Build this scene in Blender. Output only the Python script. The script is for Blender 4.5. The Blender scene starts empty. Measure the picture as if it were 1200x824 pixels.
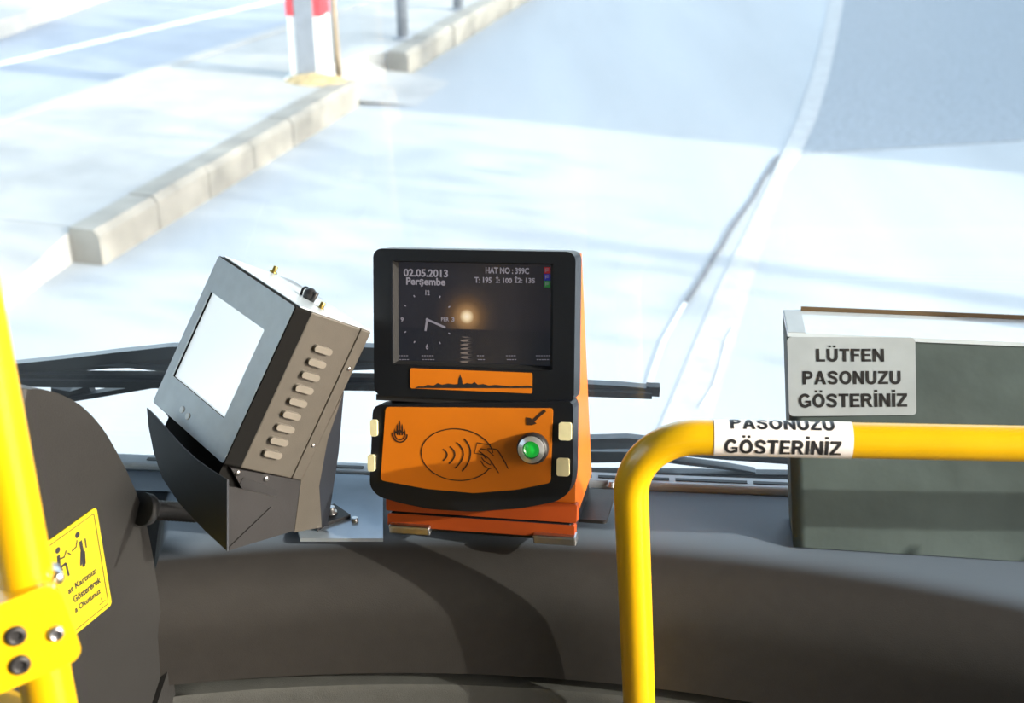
import bpy, bmesh, math, random
from mathutils import Vector, Matrix, Euler
R = math.radians
PI = math.pi
scene = bpy.context.scene
COL = scene.collection
random.seed(11)

# ------------------------------------------------------------------ camera, sky, sun, exposure
CAM = Vector((0, 0, 2.05))
PITCH = R(25)
FPX = 1500.0
cam_data = bpy.data.cameras.new('camera')
cam_data.sensor_width = 36
cam_data.lens = FPX / 1200 * 36
cam_data.clip_start = 0.02
cam_data.dof.use_dof = True
cam_data.dof.focus_distance = 1.3
cam_data.dof.aperture_fstop = 7.0
cam = bpy.data.objects.new('camera', cam_data)
COL.objects.link(cam)
cam.location = CAM
cam.rotation_euler = (R(90) - PITCH, 0, 0)
scene.camera = cam

SUN_EL = R(21.5)
SUN_H = Vector((0.927, -0.375))                     # horizontal direction towards the sun
SUN = Vector((SUN_H.x * math.cos(SUN_EL), SUN_H.y * math.cos(SUN_EL), math.sin(SUN_EL)))
world = bpy.data.worlds.new('sky')
scene.world = world
world.use_nodes = True
wt = world.node_tree
sky = wt.nodes.new('ShaderNodeTexSky')
sky.sky_type = 'NISHITA'
sky.sun_disc = False
sky.sun_elevation = SUN_EL
sky.sun_rotation = math.atan2(SUN_H.x, SUN_H.y)
sky.air_density = 1.0
sky.dust_density = 2.0
sky.ozone_density = 1.0
hsv = wt.nodes.new('ShaderNodeHueSaturation')
hsv.inputs['Saturation'].default_value = 0.62
hsv.inputs['Hue'].default_value = 0.485
wt.links.new(sky.outputs[0], hsv.inputs['Color'])
wt.links.new(hsv.outputs[0], wt.nodes['Background'].inputs[0])
wt.nodes['Background'].inputs[1].default_value = 0.36
sun_data = bpy.data.lights.new('sun', 'SUN')
sun_data.energy = 3.25
sun_data.color = (1.0, 0.92, 0.79)
sun_data.angle = R(0.6)
sun = bpy.data.objects.new('sun', sun_data)
COL.objects.link(sun)
sun.rotation_euler = SUN.to_track_quat('Z', 'Y').to_euler()
sun.location = (20, -8, 15)
scene.view_settings.view_transform = 'Standard'
scene.view_settings.look = 'None'
scene.view_settings.gamma = 1
scene.view_settings.use_curve_mapping = False
scene.view_settings.exposure = 1.45
scene.cycles.use_denoising = True
scene.cycles.max_bounces = 10
scene.cycles.transparent_max_bounces = 16
scene.cycles.caustics_reflective = False
scene.cycles.caustics_refractive = False

# ------------------------------------------------------------------ helpers
_cr = Vector((1, 0, 0)); _cd = Vector((0, -math.sin(PITCH), -math.cos(PITCH))); _cf = Vector((0, math.cos(PITCH), -math.sin(PITCH)))
def pdir(x, y): return _cr * ((x - 600) / FPX) + _cd * ((y - 412) / FPX) + _cf
def at_depth(x, y, d): return CAM + pdir(x, y) * d
def on_plane(x, y, p, n):
    d = pdir(x, y)
    return CAM + d * ((p - CAM).dot(n) / d.dot(n))
def on_z(x, y, z): return on_plane(x, y, Vector((0, 0, z)), Vector((0, 0, 1)))
def in_frame(M, x, y, off=0.0):
    """measured picture point -> 2D coordinates on the face frame M (columns ex, ey, normal)"""
    n = M.col[2].xyz; o = M.translation + n * off
    q = M.inverted() @ on_plane(x, y, o, n)
    return (q.x, q.y)

BUSYAW = R(-4.4)
BUS = Matrix.Rotation(BUSYAW, 4, 'Z')
def bus(u, v, z): return BUS @ Vector((u, v, z))
def on_v(x, y, v):                                 # point on the plane v = const of the bus
    return on_plane(x, y, bus(0, v, 0), BUS.to_3x3() @ Vector((0, 1, 0)))

MATS = {}
def mat(name, col, rough=0.5, metal=0.0, var=0.0, vscale=20, bump=0.0, bscale=200, emit=0, spec=None, coat=0.0, trans=0.0, stretch=None):
    if name in MATS: return MATS[name]
    m = bpy.data.materials.new(name); m.use_nodes = True
    nt = m.node_tree; b = nt.nodes['Principled BSDF']
    b.inputs['Base Color'].default_value = (*col, 1)
    b.inputs['Roughness'].default_value = rough
    b.inputs['Metallic'].default_value = metal
    if spec is not None: b.inputs['Specular IOR Level'].default_value = spec
    if coat: b.inputs['Coat Weight'].default_value = coat
    if trans: b.inputs['Transmission Weight'].default_value = trans
    if emit:
        b.inputs['Emission Color'].default_value = (*col, 1)
        b.inputs['Emission Strength'].default_value = emit
    tc = nt.nodes.new('ShaderNodeTexCoord'); src = tc.outputs['Object']
    if stretch:
        mp = nt.nodes.new('ShaderNodeMapping'); mp.inputs['Scale'].default_value = stretch[0]; mp.inputs['Rotation'].default_value = stretch[1]
        nt.links.new(src, mp.inputs[0]); src = mp.outputs[0]
    if var:
        nz = nt.nodes.new('ShaderNodeTexNoise'); nz.inputs['Scale'].default_value = vscale; nz.inputs['Detail'].default_value = 6
        nt.links.new(src, nz.inputs['Vector'])
        mr = nt.nodes.new('ShaderNodeMapRange'); mr.inputs[1].default_value = .3; mr.inputs[2].default_value = .7
        mr.inputs[3].default_value = 1 - var; mr.inputs[4].default_value = 1 + var
        nt.links.new(nz.outputs[0], mr.inputs[0])
        mx = nt.nodes.new('ShaderNodeVectorMath'); mx.operation = 'SCALE'; mx.inputs[0].default_value = col
        nt.links.new(mr.outputs[0], mx.inputs['Scale']); nt.links.new(mx.outputs[0], b.inputs['Base Color'])
    if bump:
        n2 = nt.nodes.new('ShaderNodeTexNoise'); n2.inputs['Scale'].default_value = bscale; n2.inputs['Detail'].default_value = 4
        nt.links.new(tc.outputs['Object'], n2.inputs['Vector'])
        bp = nt.nodes.new('ShaderNodeBump'); bp.inputs['Strength'].default_value = bump; bp.inputs['Distance'].default_value = .004
        nt.links.new(n2.outputs[0], bp.inputs['Height']); nt.links.new(bp.outputs[0], b.inputs['Normal'])
    MATS[name] = m
    return m

def glass(name, tint, dust_skylight, rough=0.0):
    m = bpy.data.materials.new(name); m.use_nodes = True; nt = m.node_tree
    for n in list(nt.nodes): nt.nodes.remove(n)
    out = nt.nodes.new('ShaderNodeOutputMaterial')
    tr = nt.nodes.new('ShaderNodeBsdfTransparent'); tr.inputs[0].default_value = (*tint, 1)
    gl = nt.nodes.new('ShaderNodeBsdfGlossy'); gl.inputs['Roughness'].default_value = rough
    fr = nt.nodes.new('ShaderNodeFresnel'); fr.inputs[0].default_value = 1.45
    mr = nt.nodes.new('ShaderNodeMath'); mr.operation = 'MULTIPLY'; mr.inputs[1].default_value = 0.9
    m1 = nt.nodes.new('ShaderNodeMixShader')
    nt.links.new(fr.outputs[0], mr.inputs[0]); nt.links.new(mr.outputs[0], m1.inputs[0]); nt.links.new(tr.outputs[0], m1.inputs[1]); nt.links.new(gl.outputs[0], m1.inputs[2])
    df = nt.nodes.new('ShaderNodeBsdfDiffuse'); df.inputs[0].default_value = (.8, .8, .8, 1)
    tl = nt.nodes.new('ShaderNodeBsdfTranslucent'); tl.inputs[0].default_value = (.8, .82, .85, 1)
    dd = nt.nodes.new('ShaderNodeMixShader'); dd.inputs[0].default_value = .6
    nt.links.new(df.outputs[0], dd.inputs[1]); nt.links.new(tl.outputs[0], dd.inputs[2])
    tc = nt.nodes.new('ShaderNodeTexCoord')
    nz = nt.nodes.new('ShaderNodeTexNoise'); nz.inputs['Scale'].default_value = 6; nz.inputs['Detail'].default_value = 5
    nt.links.new(tc.outputs['Object'], nz.inputs['Vector'])
    rg = nt.nodes.new('ShaderNodeMapRange'); rg.inputs[1].default_value = .3; rg.inputs[2].default_value = .7; rg.inputs[3].default_value = dust_skylight * .6; rg.inputs[4].default_value = dust_skylight * 1.4
    nt.links.new(nz.outputs[0], rg.inputs[0])
    m2 = nt.nodes.new('ShaderNodeMixShader')
    nt.links.new(rg.outputs[0], m2.inputs[0]); nt.links.new(m1.outputs[0], m2.inputs[1]); nt.links.new(dd.outputs[0], m2.inputs[2])
    nt.links.new(m2.outputs[0], out.inputs[0])
    return m

def link(name, me, m, parent=None):
    o = bpy.data.objects.new(name, me); COL.objects.link(o)
    if m is not None and not me.materials: me.materials.append(m)
    if parent is not None: o.parent = parent
    return o
def obj(name, bm, m, parent=None, recalc=True):
    if isinstance(parent, tuple): bm.transform(parent[1]); parent = parent[0]   # (object, frame inside it)
    if recalc: bmesh.ops.recalc_face_normals(bm, faces=bm.faces)
    me = bpy.data.meshes.new(name); bm.to_mesh(me); bm.free()
    return link(name, me, m, parent)
def tag(o, label, cat, group=None, kind=None):
    o['label'] = label; o['category'] = cat
    if group: o['group'] = group
    if kind: o['kind'] = kind
    return o
def thing(name, label, cat, M, group=None):
    o = bpy.data.objects.new(name, None); COL.objects.link(o)
    o.empty_display_size = .05
    o.location = M.translation; o.rotation_euler = M.to_euler()
    o['label'] = label; o['category'] = cat
    if group: o['group'] = group
    return o
def struct(name, bm, m, parent=None, label=None):
    o = obj(name, bm, m, parent)
    if parent is None: o['kind'] = 'structure'
    if label: o['label'] = label
    return o
def T(x, y, z): return Matrix.Translation((x, y, z))
def frame(o, ex, ey):
    ex = ex.normalized(); n = ex.cross(ey).normalized(); ey = n.cross(ex)
    M = Matrix.Identity(4)
    for i in range(3):
        M[i][0] = ex[i]; M[i][1] = ey[i]; M[i][2] = n[i]; M[i][3] = o[i]
    return M

def new(): return bmesh.new()
def bev(bm, w, seg=2, ang=0.4, edges=None):
    es = edges if edges is not None else [e for e in bm.edges if len(e.link_faces) == 2 and e.calc_face_angle(0) > ang]
    if es: bmesh.ops.bevel(bm, geom=es, offset=w, segments=seg, profile=.5, affect='EDGES', clamp_overlap=True)
    return bm
def box(bm, c, s, M=None):
    r = bmesh.ops.create_cube(bm, size=1)
    X = T(*c) @ Matrix.Diagonal((*s, 1))
    if M is not None: X = M @ X
    bmesh.ops.transform(bm, matrix=X, verts=r['verts'])
    return bm
def prism(bm, pts, z0, z1, M=None):
    M = M or Matrix.Identity(4)
    a = [bm.verts.new(M @ Vector((p[0], p[1], z0))) for p in pts]
    b = [bm.verts.new(M @ Vector((p[0], p[1], z1))) for p in pts]
    n = len(pts)
    bm.faces.new(a[::-1]); bm.faces.new(b)
    for i in range(n): bm.faces.new((a[i], a[(i + 1) % n], b[(i + 1) % n], b[i]))
    return bm
def flat(bm, pts, z=0.0, M=None):
    M = M or Matrix.Identity(4)
    bm.faces.new([bm.verts.new(M @ Vector((p[0], p[1], z))) for p in pts]); return bm
def ring(bm, outer, inner, z0, z1, M=None, zi=None):
    """plate with a hole; outer and inner have the same count"""
    M = M or Matrix.Identity(4); n = len(outer); zi = z1 if zi is None else zi
    V = lambda ps, z: [bm.verts.new(M @ Vector((p[0], p[1], z))) for p in ps]
    o0, o1, i0, i1 = V(outer, z0), V(outer, z1), V(inner, z0), V(inner, zi)
    for i in range(n):
        j = (i + 1) % n
        for A, B in ((o0, o1), (o1, i1), (i1, i0), (i0, o0)):
            bm.faces.new((A[i], A[j], B[j], B[i]))
    return bm
def rrect(x0, y0, x1, y1, r, n=5):
    pts = []
    for cx, cy, a in ((x1 - r, y1 - r, 0), (x0 + r, y1 - r, 90), (x0 + r, y0 + r, 180), (x1 - r, y0 + r, 270)):
        for k in range(n + 1):
            t = R(a + 90 * k / n); pts.append((cx + r * math.cos(t), cy + r * math.sin(t)))
    return pts
def rpoly(pts, r, n=4):
    """polygon with rounded corners"""
    out = []; N = len(pts)
    for i in range(N):
        p = Vector(pts[i]); a = Vector(pts[i - 1]) - p; b = Vector(pts[(i + 1) % N]) - p
        rr = min(r, a.length * .45, b.length * .45)
        A = p + a.normalized() * rr; B = p + b.normalized() * rr
        for k in range(n + 1):
            t = k / n; out.append(tuple((1 - t) ** 2 * A + 2 * t * (1 - t) * p + t * t * B))
    return out
def sweep(bm, pts, prof, up=Vector((0, 0, 1)), cap=True, smooth=False):
    """sweep closed profile [(side, up)] along a path; prof may be a function of t"""
    pts = [Vector(p) for p in pts]; rows = []
    for i, p in enumerate(pts):
        d = (pts[min(i + 1, len(pts) - 1)] - pts[max(i - 1, 0)]).normalized()
        s = d.cross(up).normalized(); w = s.cross(d)
        pr = prof(i / (len(pts) - 1)) if callable(prof) else prof
        rows.append([bm.verts.new(p + s * a + w * b) for a, b in pr])
    n = len(rows[0])
    for i in range(len(rows) - 1):
        for k in range(n):
            f = bm.faces.new((rows[i][k], rows[i][(k + 1) % n], rows[i + 1][(k + 1) % n], rows[i + 1][k])); f.smooth = smooth
    if cap: bm.faces.new(rows[0][::-1]); bm.faces.new(rows[-1])
    return bm
def circ(r, n=20): return [(r * math.cos(2 * PI * k / n), r * math.sin(2 * PI * k / n)) for k in range(n)]
def tube(bm, pts, r, n=20, up=None):
    d = Vector(pts[-1]) - Vector(pts[0])
    if up is None: up = Vector((0, 1, 0)) if abs(d.normalized().y) < .8 else Vector((1, 0, 0))
    return sweep(bm, pts, circ(r, n), up, True, True)
def cyl(bm, p0, p1, r0, r1=None, n=16):
    r1 = r0 if r1 is None else r1
    p0, p1 = Vector(p0), Vector(p1); d = p1 - p0
    up = Vector((0, 0, 1)) if abs(d.normalized().z) < .9 else Vector((1, 0, 0))
    return sweep(bm, [p0, p1], lambda t: circ(r0 + (r1 - r0) * t, n), up, True, True)
def ball(bm, c, s, M=None, u=12, v=8):
    r = bmesh.ops.create_uvsphere(bm, u_segments=u, v_segments=v, radius=1)
    X = T(*c) @ Matrix.Diagonal((*s, 1))
    if M is not None: X = M @ X
    bmesh.ops.transform(bm, matrix=X, verts=r['verts'])
    for vv in r['verts']:
        for f in vv.link_faces: f.smooth = True
    return bm
def lathe(bm, prof, M=None, n=24):
    M = M or Matrix.Identity(4); rows = []
    for r, z in prof: rows.append([bm.verts.new(M @ Vector((r * math.cos(2 * PI * k / n), r * math.sin(2 * PI * k / n), z))) for k in range(n)])
    for i in range(len(rows) - 1):
        for k in range(n):
            f = bm.faces.new((rows[i][k], rows[i][(k + 1) % n], rows[i + 1][(k + 1) % n], rows[i + 1][k])); f.smooth = True
    bm.faces.new(rows[0][::-1]); bm.faces.new(rows[-1])
    return bm
def text_bm(s, bold=0.02):
    """mesh of a line of writing, 1 unit high, centred"""
    cu = bpy.data.curves.new('lettering', 'FONT'); cu.body = s; cu.size = 1; cu.offset = bold; cu.resolution_u = 4
    ob = bpy.data.objects.new('lettering', cu); COL.objects.link(ob)
    dg = bpy.context.evaluated_depsgraph_get()
    me = bpy.data.meshes.new_from_object(ob.evaluated_get(dg))
    bpy.data.objects.remove(ob); bpy.data.curves.remove(cu)
    bm = new(); bm.from_mesh(me); bpy.data.meshes.remove(me)
    return bm
def fit_text(bm_to, s, x0, y0, x1, y1, z=0, M=None, bold=0.02, keep=False, rot=0):
    """write s into the box x0..x1, y0..y1 of the frame M"""
    b = text_bm(s, bold)
    xs = [v.co.x for v in b.verts]; ys = [v.co.y for v in b.verts]
    ax, bx, ay, by = min(xs), max(xs), min(ys), max(ys)
    sx = (x1 - x0) / (bx - ax); sy = (y1 - y0) / (by - ay)
    for v in b.verts: v.co = Vector(((v.co.x - ax) * sx + x0, (v.co.y - ay) * sy + y0, z))
    if M is not None: b.transform(M)
    me = bpy.data.meshes.new('tmp'); b.to_mesh(me); b.free(); bm_to.from_mesh(me); bpy.data.meshes.remove(me)
    return bm_to
def mitre(bm, pts, w, closed=False):
    """flat bar of even width along a path, corners mitred"""
    P = []
    for p in pts:
        if not P or (Vector(p) - P[-1]).length > 1e-4: P.append(Vector(p))
    n = len(P); L = []; Q = []
    for i in range(n):
        a = P[i - 1] if (closed or i) else None; b = P[(i + 1) % n] if (closed or i < n - 1) else None
        d1 = (P[i] - a).normalized() if a is not None else None; d2 = (b - P[i]).normalized() if b is not None else None
        d1 = d1 or d2; d2 = d2 or d1
        m = (Vector((-d1.y, d1.x)) + Vector((-d2.y, d2.x))).normalized(); k = 1 / max(.35, m.dot(Vector((-d1.y, d1.x))))
        L.append(bm.verts.new((*(P[i] + m * (w / 2 * k)), 0))); Q.append(bm.verts.new((*(P[i] - m * (w / 2 * k)), 0)))
    for i in range(n if closed else n - 1):
        j = (i + 1) % n; bm.faces.new((L[i], Q[i], Q[j], L[j]))
def poly2(bm, *pts): bm.faces.new([bm.verts.new((x, y, 0)) for x, y in pts])
def arcp(cx, cy, rx, ry, a0, a1, n=14): return [(cx + rx * math.cos(R(a0 + (a1 - a0) * k / n)), cy + ry * math.sin(R(a0 + (a1 - a0) * k / n))) for k in range(n + 1)]
SW = .235; SH = .185                                  # weight of upright and level strokes
def capital(bm, ch):
    """heavy upright sans capital, 1 unit high, left edge at 0; returns its width"""
    b = lambda x0, y0, x1, y1: poly2(bm, (x0, y0), (x1, y0), (x1, y1), (x0, y1))
    h = SW / 2
    if ch == 'L': b(0, 0, SW, 1); b(0, 0, .64, SH); return .64
    if ch == 'T': b(0, 1 - SH, .70, 1); b(.35 - h, 0, .35 + h, 1); return .70
    if ch == 'F': b(0, 0, SW, 1); b(0, 1 - SH, .64, 1); b(0, .42, .58, .42 + SH); return .64
    if ch == 'E': b(0, 0, SW, 1); b(0, 1 - SH, .67, 1); b(0, .43, .62, .43 + SH * .95); b(0, 0, .68, SH); return .68
    if ch == 'N': b(0, 0, SW, 1); b(.80 - SW, 0, .80, 1); poly2(bm, (0, 1), (.58, 0), (.80, 0), (.22, 1)); return .80
    if ch == 'Z': b(0, 1 - SH, .72, 1); b(0, 0, .72, SH); poly2(bm, (0, SH), (.26, SH), (.72, 1 - SH), (.46, 1 - SH)); return .72
    if ch == 'A':
        poly2(bm, (0, 0), (.23, 0), (.545, 1), (.325, 1)); poly2(bm, (.64, 0), (.87, 0), (.545, 1), (.325, 1)); b(.2, .20, .67, .36); return .87
    if ch in 'PR':
        b(0, 0, SW, 1); r = .29 if ch == 'P' else .275
        mitre(bm, [(h, 1 - SH / 2), (.42, 1 - SH / 2)] + arcp(.42, 1 - SH / 2 - r + .085, .22, r - .085, 90, -90, 12) + [(h, 1 - SH / 2 - 2 * (r - .085))], SH * 1.1)
        if ch == 'P': return .74
        poly2(bm, (.36, .46), (.56, .46), (.82, 0), (.58, 0)); return .81
    if ch in 'OÖ': mitre(bm, arcp(.45, .5, .335, .41, 0, 345, 23), .215, True); w = .90
    if ch == 'G':
        mitre(bm, arcp(.45, .5, .345, .42, 38, 318, 24), .215); b(.47, .36, .88, .36 + .15); b(.70, .08, .88, .46); return .88
    if ch == 'S':
        P = [Vector(p) for p in ((.645, .70), (.60, .84), (.38, .915), (.15, .83), (.13, .67), (.28, .565), (.50, .48), (.63, .33), (.58, .15), (.36, .085), (.14, .15), (.09, .31))]
        out = []
        for i in range(len(P) - 1):
            a, c, d, e = P[max(i - 1, 0)], P[i], P[i + 1], P[min(i + 2, len(P) - 1)]
            for k in range(4):
                t = k / 4; out.append(.5 * ((2 * c) + (d - a) * t + (2 * a - 5 * c + 4 * d - e) * t * t + (3 * c - a - 3 * d + e) * t ** 3))
        mitre(bm, out + [P[-1]], .20); return .74
    if ch in 'UÜ': mitre(bm, [(h, 1), (h, .36)] + arcp(.40, .36, .40 - h, .275, 180, 360, 14) + [(.80 - h, 1)], .225); w = .80
    if ch == 'İ': b(0, 0, SW, 1); b(0, 1.10, SW, 1.27); return SW
    if ch in 'ÖÜ':
        for s_ in (-1, 1): b(w / 2 + s_ * .17 - .09, 1.10, w / 2 + s_ * .17 + .09, 1.26)
    return w
def sign_text(s, x0, y0, x1, y1, z=0):
    """line of heavy capitals; y0..y1 is the height of the capitals"""
    bm = new(); x = 0
    for ch in s:
        b = new(); w = capital(b, ch)
        for v in b.verts: v.co.x += x
        me = bpy.data.meshes.new('t'); b.to_mesh(me); b.free(); bm.from_mesh(me); bpy.data.meshes.remove(me)
        x += w + .11
    k = (x1 - x0) / (x - .11)
    for v in bm.verts: v.co = Vector((x0 + v.co.x * k, y0 + v.co.y * (y1 - y0), z))
    return bm
def stroke(bm, pts, w, z, M=None, closed=False):
    """flat printed line"""
    M = M or Matrix.Identity(4); P = [Vector((p[0], p[1])) for p in pts]; n = len(P); L = []; Rr = []
    for i in range(n):
        a = P[i - 1] if (closed or i) else P[i]; b = P[(i + 1) % n] if (closed or i < n - 1) else P[i]
        d = (b - a).normalized(); q = Vector((-d.y, d.x)) * (w / 2)
        L.append(bm.verts.new(M @ Vector((*(P[i] + q), z)))); Rr.append(bm.verts.new(M @ Vector((*(P[i] - q), z))))
    for i in range(n if closed else n - 1):
        j = (i + 1) % n; bm.faces.new((L[i], Rr[i], Rr[j], L[j]))
    return bm

# ------------------------------------------------------------------ materials
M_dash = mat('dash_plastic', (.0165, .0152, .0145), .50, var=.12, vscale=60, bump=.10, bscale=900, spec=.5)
def sky_tint(m, dust_skylight, lo=.70, hi=.98):
    """skylight painted into the base colour of surfaces that face up"""
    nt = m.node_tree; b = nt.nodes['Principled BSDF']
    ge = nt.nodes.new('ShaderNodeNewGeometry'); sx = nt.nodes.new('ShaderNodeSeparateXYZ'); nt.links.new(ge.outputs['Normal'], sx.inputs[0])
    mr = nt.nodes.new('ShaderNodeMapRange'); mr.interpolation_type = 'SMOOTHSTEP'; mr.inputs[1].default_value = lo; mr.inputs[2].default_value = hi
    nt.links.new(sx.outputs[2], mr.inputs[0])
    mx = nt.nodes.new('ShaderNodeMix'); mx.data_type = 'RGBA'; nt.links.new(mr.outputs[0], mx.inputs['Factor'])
    src = b.inputs['Base Color'].links[0].from_socket; nt.links.new(src, mx.inputs['A']); mx.inputs['B'].default_value = (*dust_skylight, 1)
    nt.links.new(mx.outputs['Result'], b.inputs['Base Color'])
sky_tint(M_dash, (.10, .13, .172), .88, 1.0)  # sky-lit tone of the dash top mixed into its colour
M_dash2 = mat('dash_lower_plastic', (.045, .047, .045), .5, var=.1, vscale=60, bump=.25, bscale=900)
M_panel = mat('partition_plastic', (.0120, .0120, .0122), .5, var=.1, vscale=40, bump=.2, bscale=800, spec=.3)
M_black = mat('black_plastic', (.006, .0075, .011), .38, var=.1, vscale=30, spec=.35)
M_rubber = mat('black_rubber', (.008, .009, .011), .6, var=.15, vscale=30)
M_orange = mat('orange_paint', (.52, .125, .008), .42, var=.06, vscale=25, bump=.05, bscale=300)
M_shadeorange = mat('shaded_orange_paint', (.30, .045, .004), .45, var=.08, vscale=25)  # body orange with the shade on the skirts worked into the colour
M_orangeface = mat('orange_film', (.62, .165, .005), .4, var=.04, vscale=25)
M_ink = mat('dark_ink', (.03, .012, .006), .5)
M_inkblack = mat('black_ink', (.012, .012, .014), .5)
M_steel = mat('zinc_steel', (.55, .55, .56), .3, metal=1, var=.1, vscale=50)
M_brass = mat('brass', (.5, .36, .1), .35, metal=1)
M_chrome = mat('chrome', (.85, .86, .88), .28, metal=.8)
M_greybez = mat('grey_powder_coat', (.70, .75, .79), .42, var=.05, vscale=60, bump=.05, bscale=900)
M_sheet = mat('taupe_sheet_metal', (.050, .044, .036), .5, var=.06, vscale=60, bump=.1, bscale=900)
M_darksheet = mat('dark_sheet_metal', (.019, .0185, .020), .45, spec=.4, var=.15, vscale=30, bump=.05, bscale=500)
M_cradle = mat('navy_black_sheet', (.008, .011, .018), .55, spec=.3, var=.15, vscale=30)
M_gasket = mat('matt_black_foam', (.005, .005, .005), .9, spec=.1)
M_louver = mat('sunlit_louver', (.13, .118, .10), .4, var=.08, vscale=60)  # cover's taupe lightened to paint in sun catching the louvers
M_screen = mat('pale_screen_glass', (.78, .84, .86), .25, coat=.5, emit=.25)
M_yellow = mat('yellow_enamel', (.62, .36, .003), .30, var=.05, vscale=15, coat=.3, bump=.04, bscale=60)
M_sticker = mat('yellow_vinyl', (.34, .275, .006), .45, var=.04, vscale=30)
M_white = mat('white_vinyl', (.78, .75, .74), .4, var=.04, vscale=40)
M_greysticker = mat('worn_white_vinyl', (.33, .375, .41), .4, var=.06, vscale=40)
M_vinyl = mat('green_grey_leatherette', (.060, .083, .084), .58, var=.2, vscale=9, bump=.5, bscale=15, spec=.3)
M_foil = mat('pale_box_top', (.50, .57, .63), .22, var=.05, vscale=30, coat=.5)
M_brown = mat('brown_board', (.085, .05, .018), .6, var=.1)
M_cream = mat('cream_plastic', (.75, .70, .42), .45, var=.08, vscale=60)
M_greenlens = mat('green_lens', (.008, .33, .03), .15, emit=.32, coat=.5)
M_plate = mat('satin_mount_plate', (.30, .36, .43), .30, metal=.5, var=.1, vscale=25)

# road and street
ROAD_AZ = R(16.2)
RO = Vector((-1.811, 5.289)); RS = Vector((math.sin(ROAD_AZ), math.cos(ROAD_AZ))); RQ = Vector((math.cos(ROAD_AZ), -math.sin(ROAD_AZ)))
ROAD = frame(Vector((*RO, 0)), Vector((*RQ, 0)), Vector((*RS, 0)))   # x = to the right, y = along the street, z = up
STR = ((1, .18, 1), (0, 0, ROAD_AZ))
M_asphalt = mat('pale_asphalt', (.30, .32, .335), .75, var=.10, vscale=1.6, bump=.35, bscale=90, stretch=((1, .12, 1), (0, 0, ROAD_AZ)))
M_asphalt2 = mat('coarse_grey_asphalt', (.20, .225, .25), .85, var=.16, vscale=30, bump=.7, bscale=70)
M_asphalt3 = mat('blue_grey_asphalt', (.235, .26, .30), .75, var=.1, vscale=2, bump=.3, bscale=80)
M_band = mat('pale_repair_band', (.335, .34, .34), .8, var=.12, vscale=12, bump=.3, bscale=60)
M_tar = mat('tar_crack', (.10, .10, .11), .7, var=.2)
M_pave = mat('pale_concrete_paving', (.31, .31, .30), .8, var=.12, vscale=3, bump=.2, bscale=60)
M_kerb = mat('kerb_concrete', (.20, .19, .165), .8, var=.3, vscale=4, bump=.3, bscale=50)
M_line = mat('white_road_paint', (.75, .75, .73), .6, var=.08)
M_soil = mat('dry_soil', (.36, .27, .13), .9, var=.3, vscale=18, bump=.6, bscale=40)

# ------------------------------------------------------------------ setting: street
def quad_struct(name, pts, z0, z1, m, label=None):
    bm = new(); prism(bm, pts, z0, z1, ROAD); return struct(name, bm, m, None, label)
quad_struct('road', [(-14, -30), (18, -30), (18, 60), (-14, 60)], -.2, 0, M_asphalt, 'pale asphalt road ahead of the bus')
quad_struct('road_left', [(-14, -30), (-1.9, -30), (-1.75, 0.2), (-1.02, 5.84), (2.2, 30), (2.2, 60), (-14, 60)][:3] + [(-1.03, 5.84), (-.9, 7), (-.9, 60), (-14, 60)], 0, .004, M_asphalt3, 'blue grey carriageway beyond the median island')
def rc(p):                                          # world point -> street coordinates
    q = ROAD.inverted() @ Vector((p[0], p[1], 0)); return (q.x, q.y)
def gz(x, y, z=0): return rc(on_z(x, y, z))
# asphalt patch on the right, its pale repair band, the crack
ck = [gz(*p) for p in ((930, 182), (948, 140), (962, 95), (974, 50), (985, 0))]
patch = ck + [(ck[-1][0] + .9, 20), (12, 20), (12, gz(1200, 165)[1] - .3), gz(1200, 165)]
quad_struct('asphalt_patch', patch, 0, .006, M_asphalt2, 'coarse darker asphalt patch with a straight near edge')
bm = new()
cl = [(905, 205), (915, 183), (935, 140), (950, 95), (962, 50), (972, 0)]
Lp = [gz(*p) for p in cl]; Rp = [gz(p[0] + w, p[1]) for p, w in zip(cl, (16, 22, 22, 20, 18, 17))]
for i in range(len(cl) - 1): prism(bm, [Lp[i], Rp[i], Rp[i + 1], Lp[i + 1]], 0, .008, ROAD)
lo = [(905, 205), (872, 275), (840, 340), (815, 400), (790, 460), (765, 520)]; wl = [16, 26, 38, 46, 52, 58]
for i in range(len(lo) - 1): prism(bm, [gz(*lo[i]), gz(lo[i][0] + wl[i], lo[i][1]), gz(lo[i + 1][0] + wl[i + 1], lo[i + 1][1]), gz(*lo[i + 1])], 0, .003, ROAD)
struct('repair_band', bm, M_band, None, 'pale repair band running along the crack in the road')
bm = new()
cp = [(912, 184), (902, 200), (893, 214), (884, 232), (873, 247), (862, 262), (853, 276), (846, 290), (837, 302), (826, 322), (815, 340), (803, 357)]
stroke(bm, [gz(*p) for p in cp], .02, .0095, ROAD)
struct('road_crack', bm, M_tar, None, 'thin dark crack zigzagging along the lane joint')
bm = new()
stroke(bm, [gz(*p) for p in ((803, 357), (790, 380), (778, 402), (768, 430), (760, 455))], .013, .0095, ROAD)
stroke(bm, [gz(*p) for p in ((862, 384), (853, 400), (846, 430), (838, 455), (822, 480))], .010, .0095, ROAD)
struct('worn_line', bm, M_line, None, 'worn white line continuing from the road crack')
bm = new()
la, lb = Vector(gz(0, 76)), Vector(gz(330, 0))
dl = (lb - la).normalized(); stroke(bm, [la - dl * 4, la, lb, lb + dl * 8], .10, .0065, ROAD)
struct('lane_line', bm, M_line, None, 'white lane line on the left carriageway')
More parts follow.
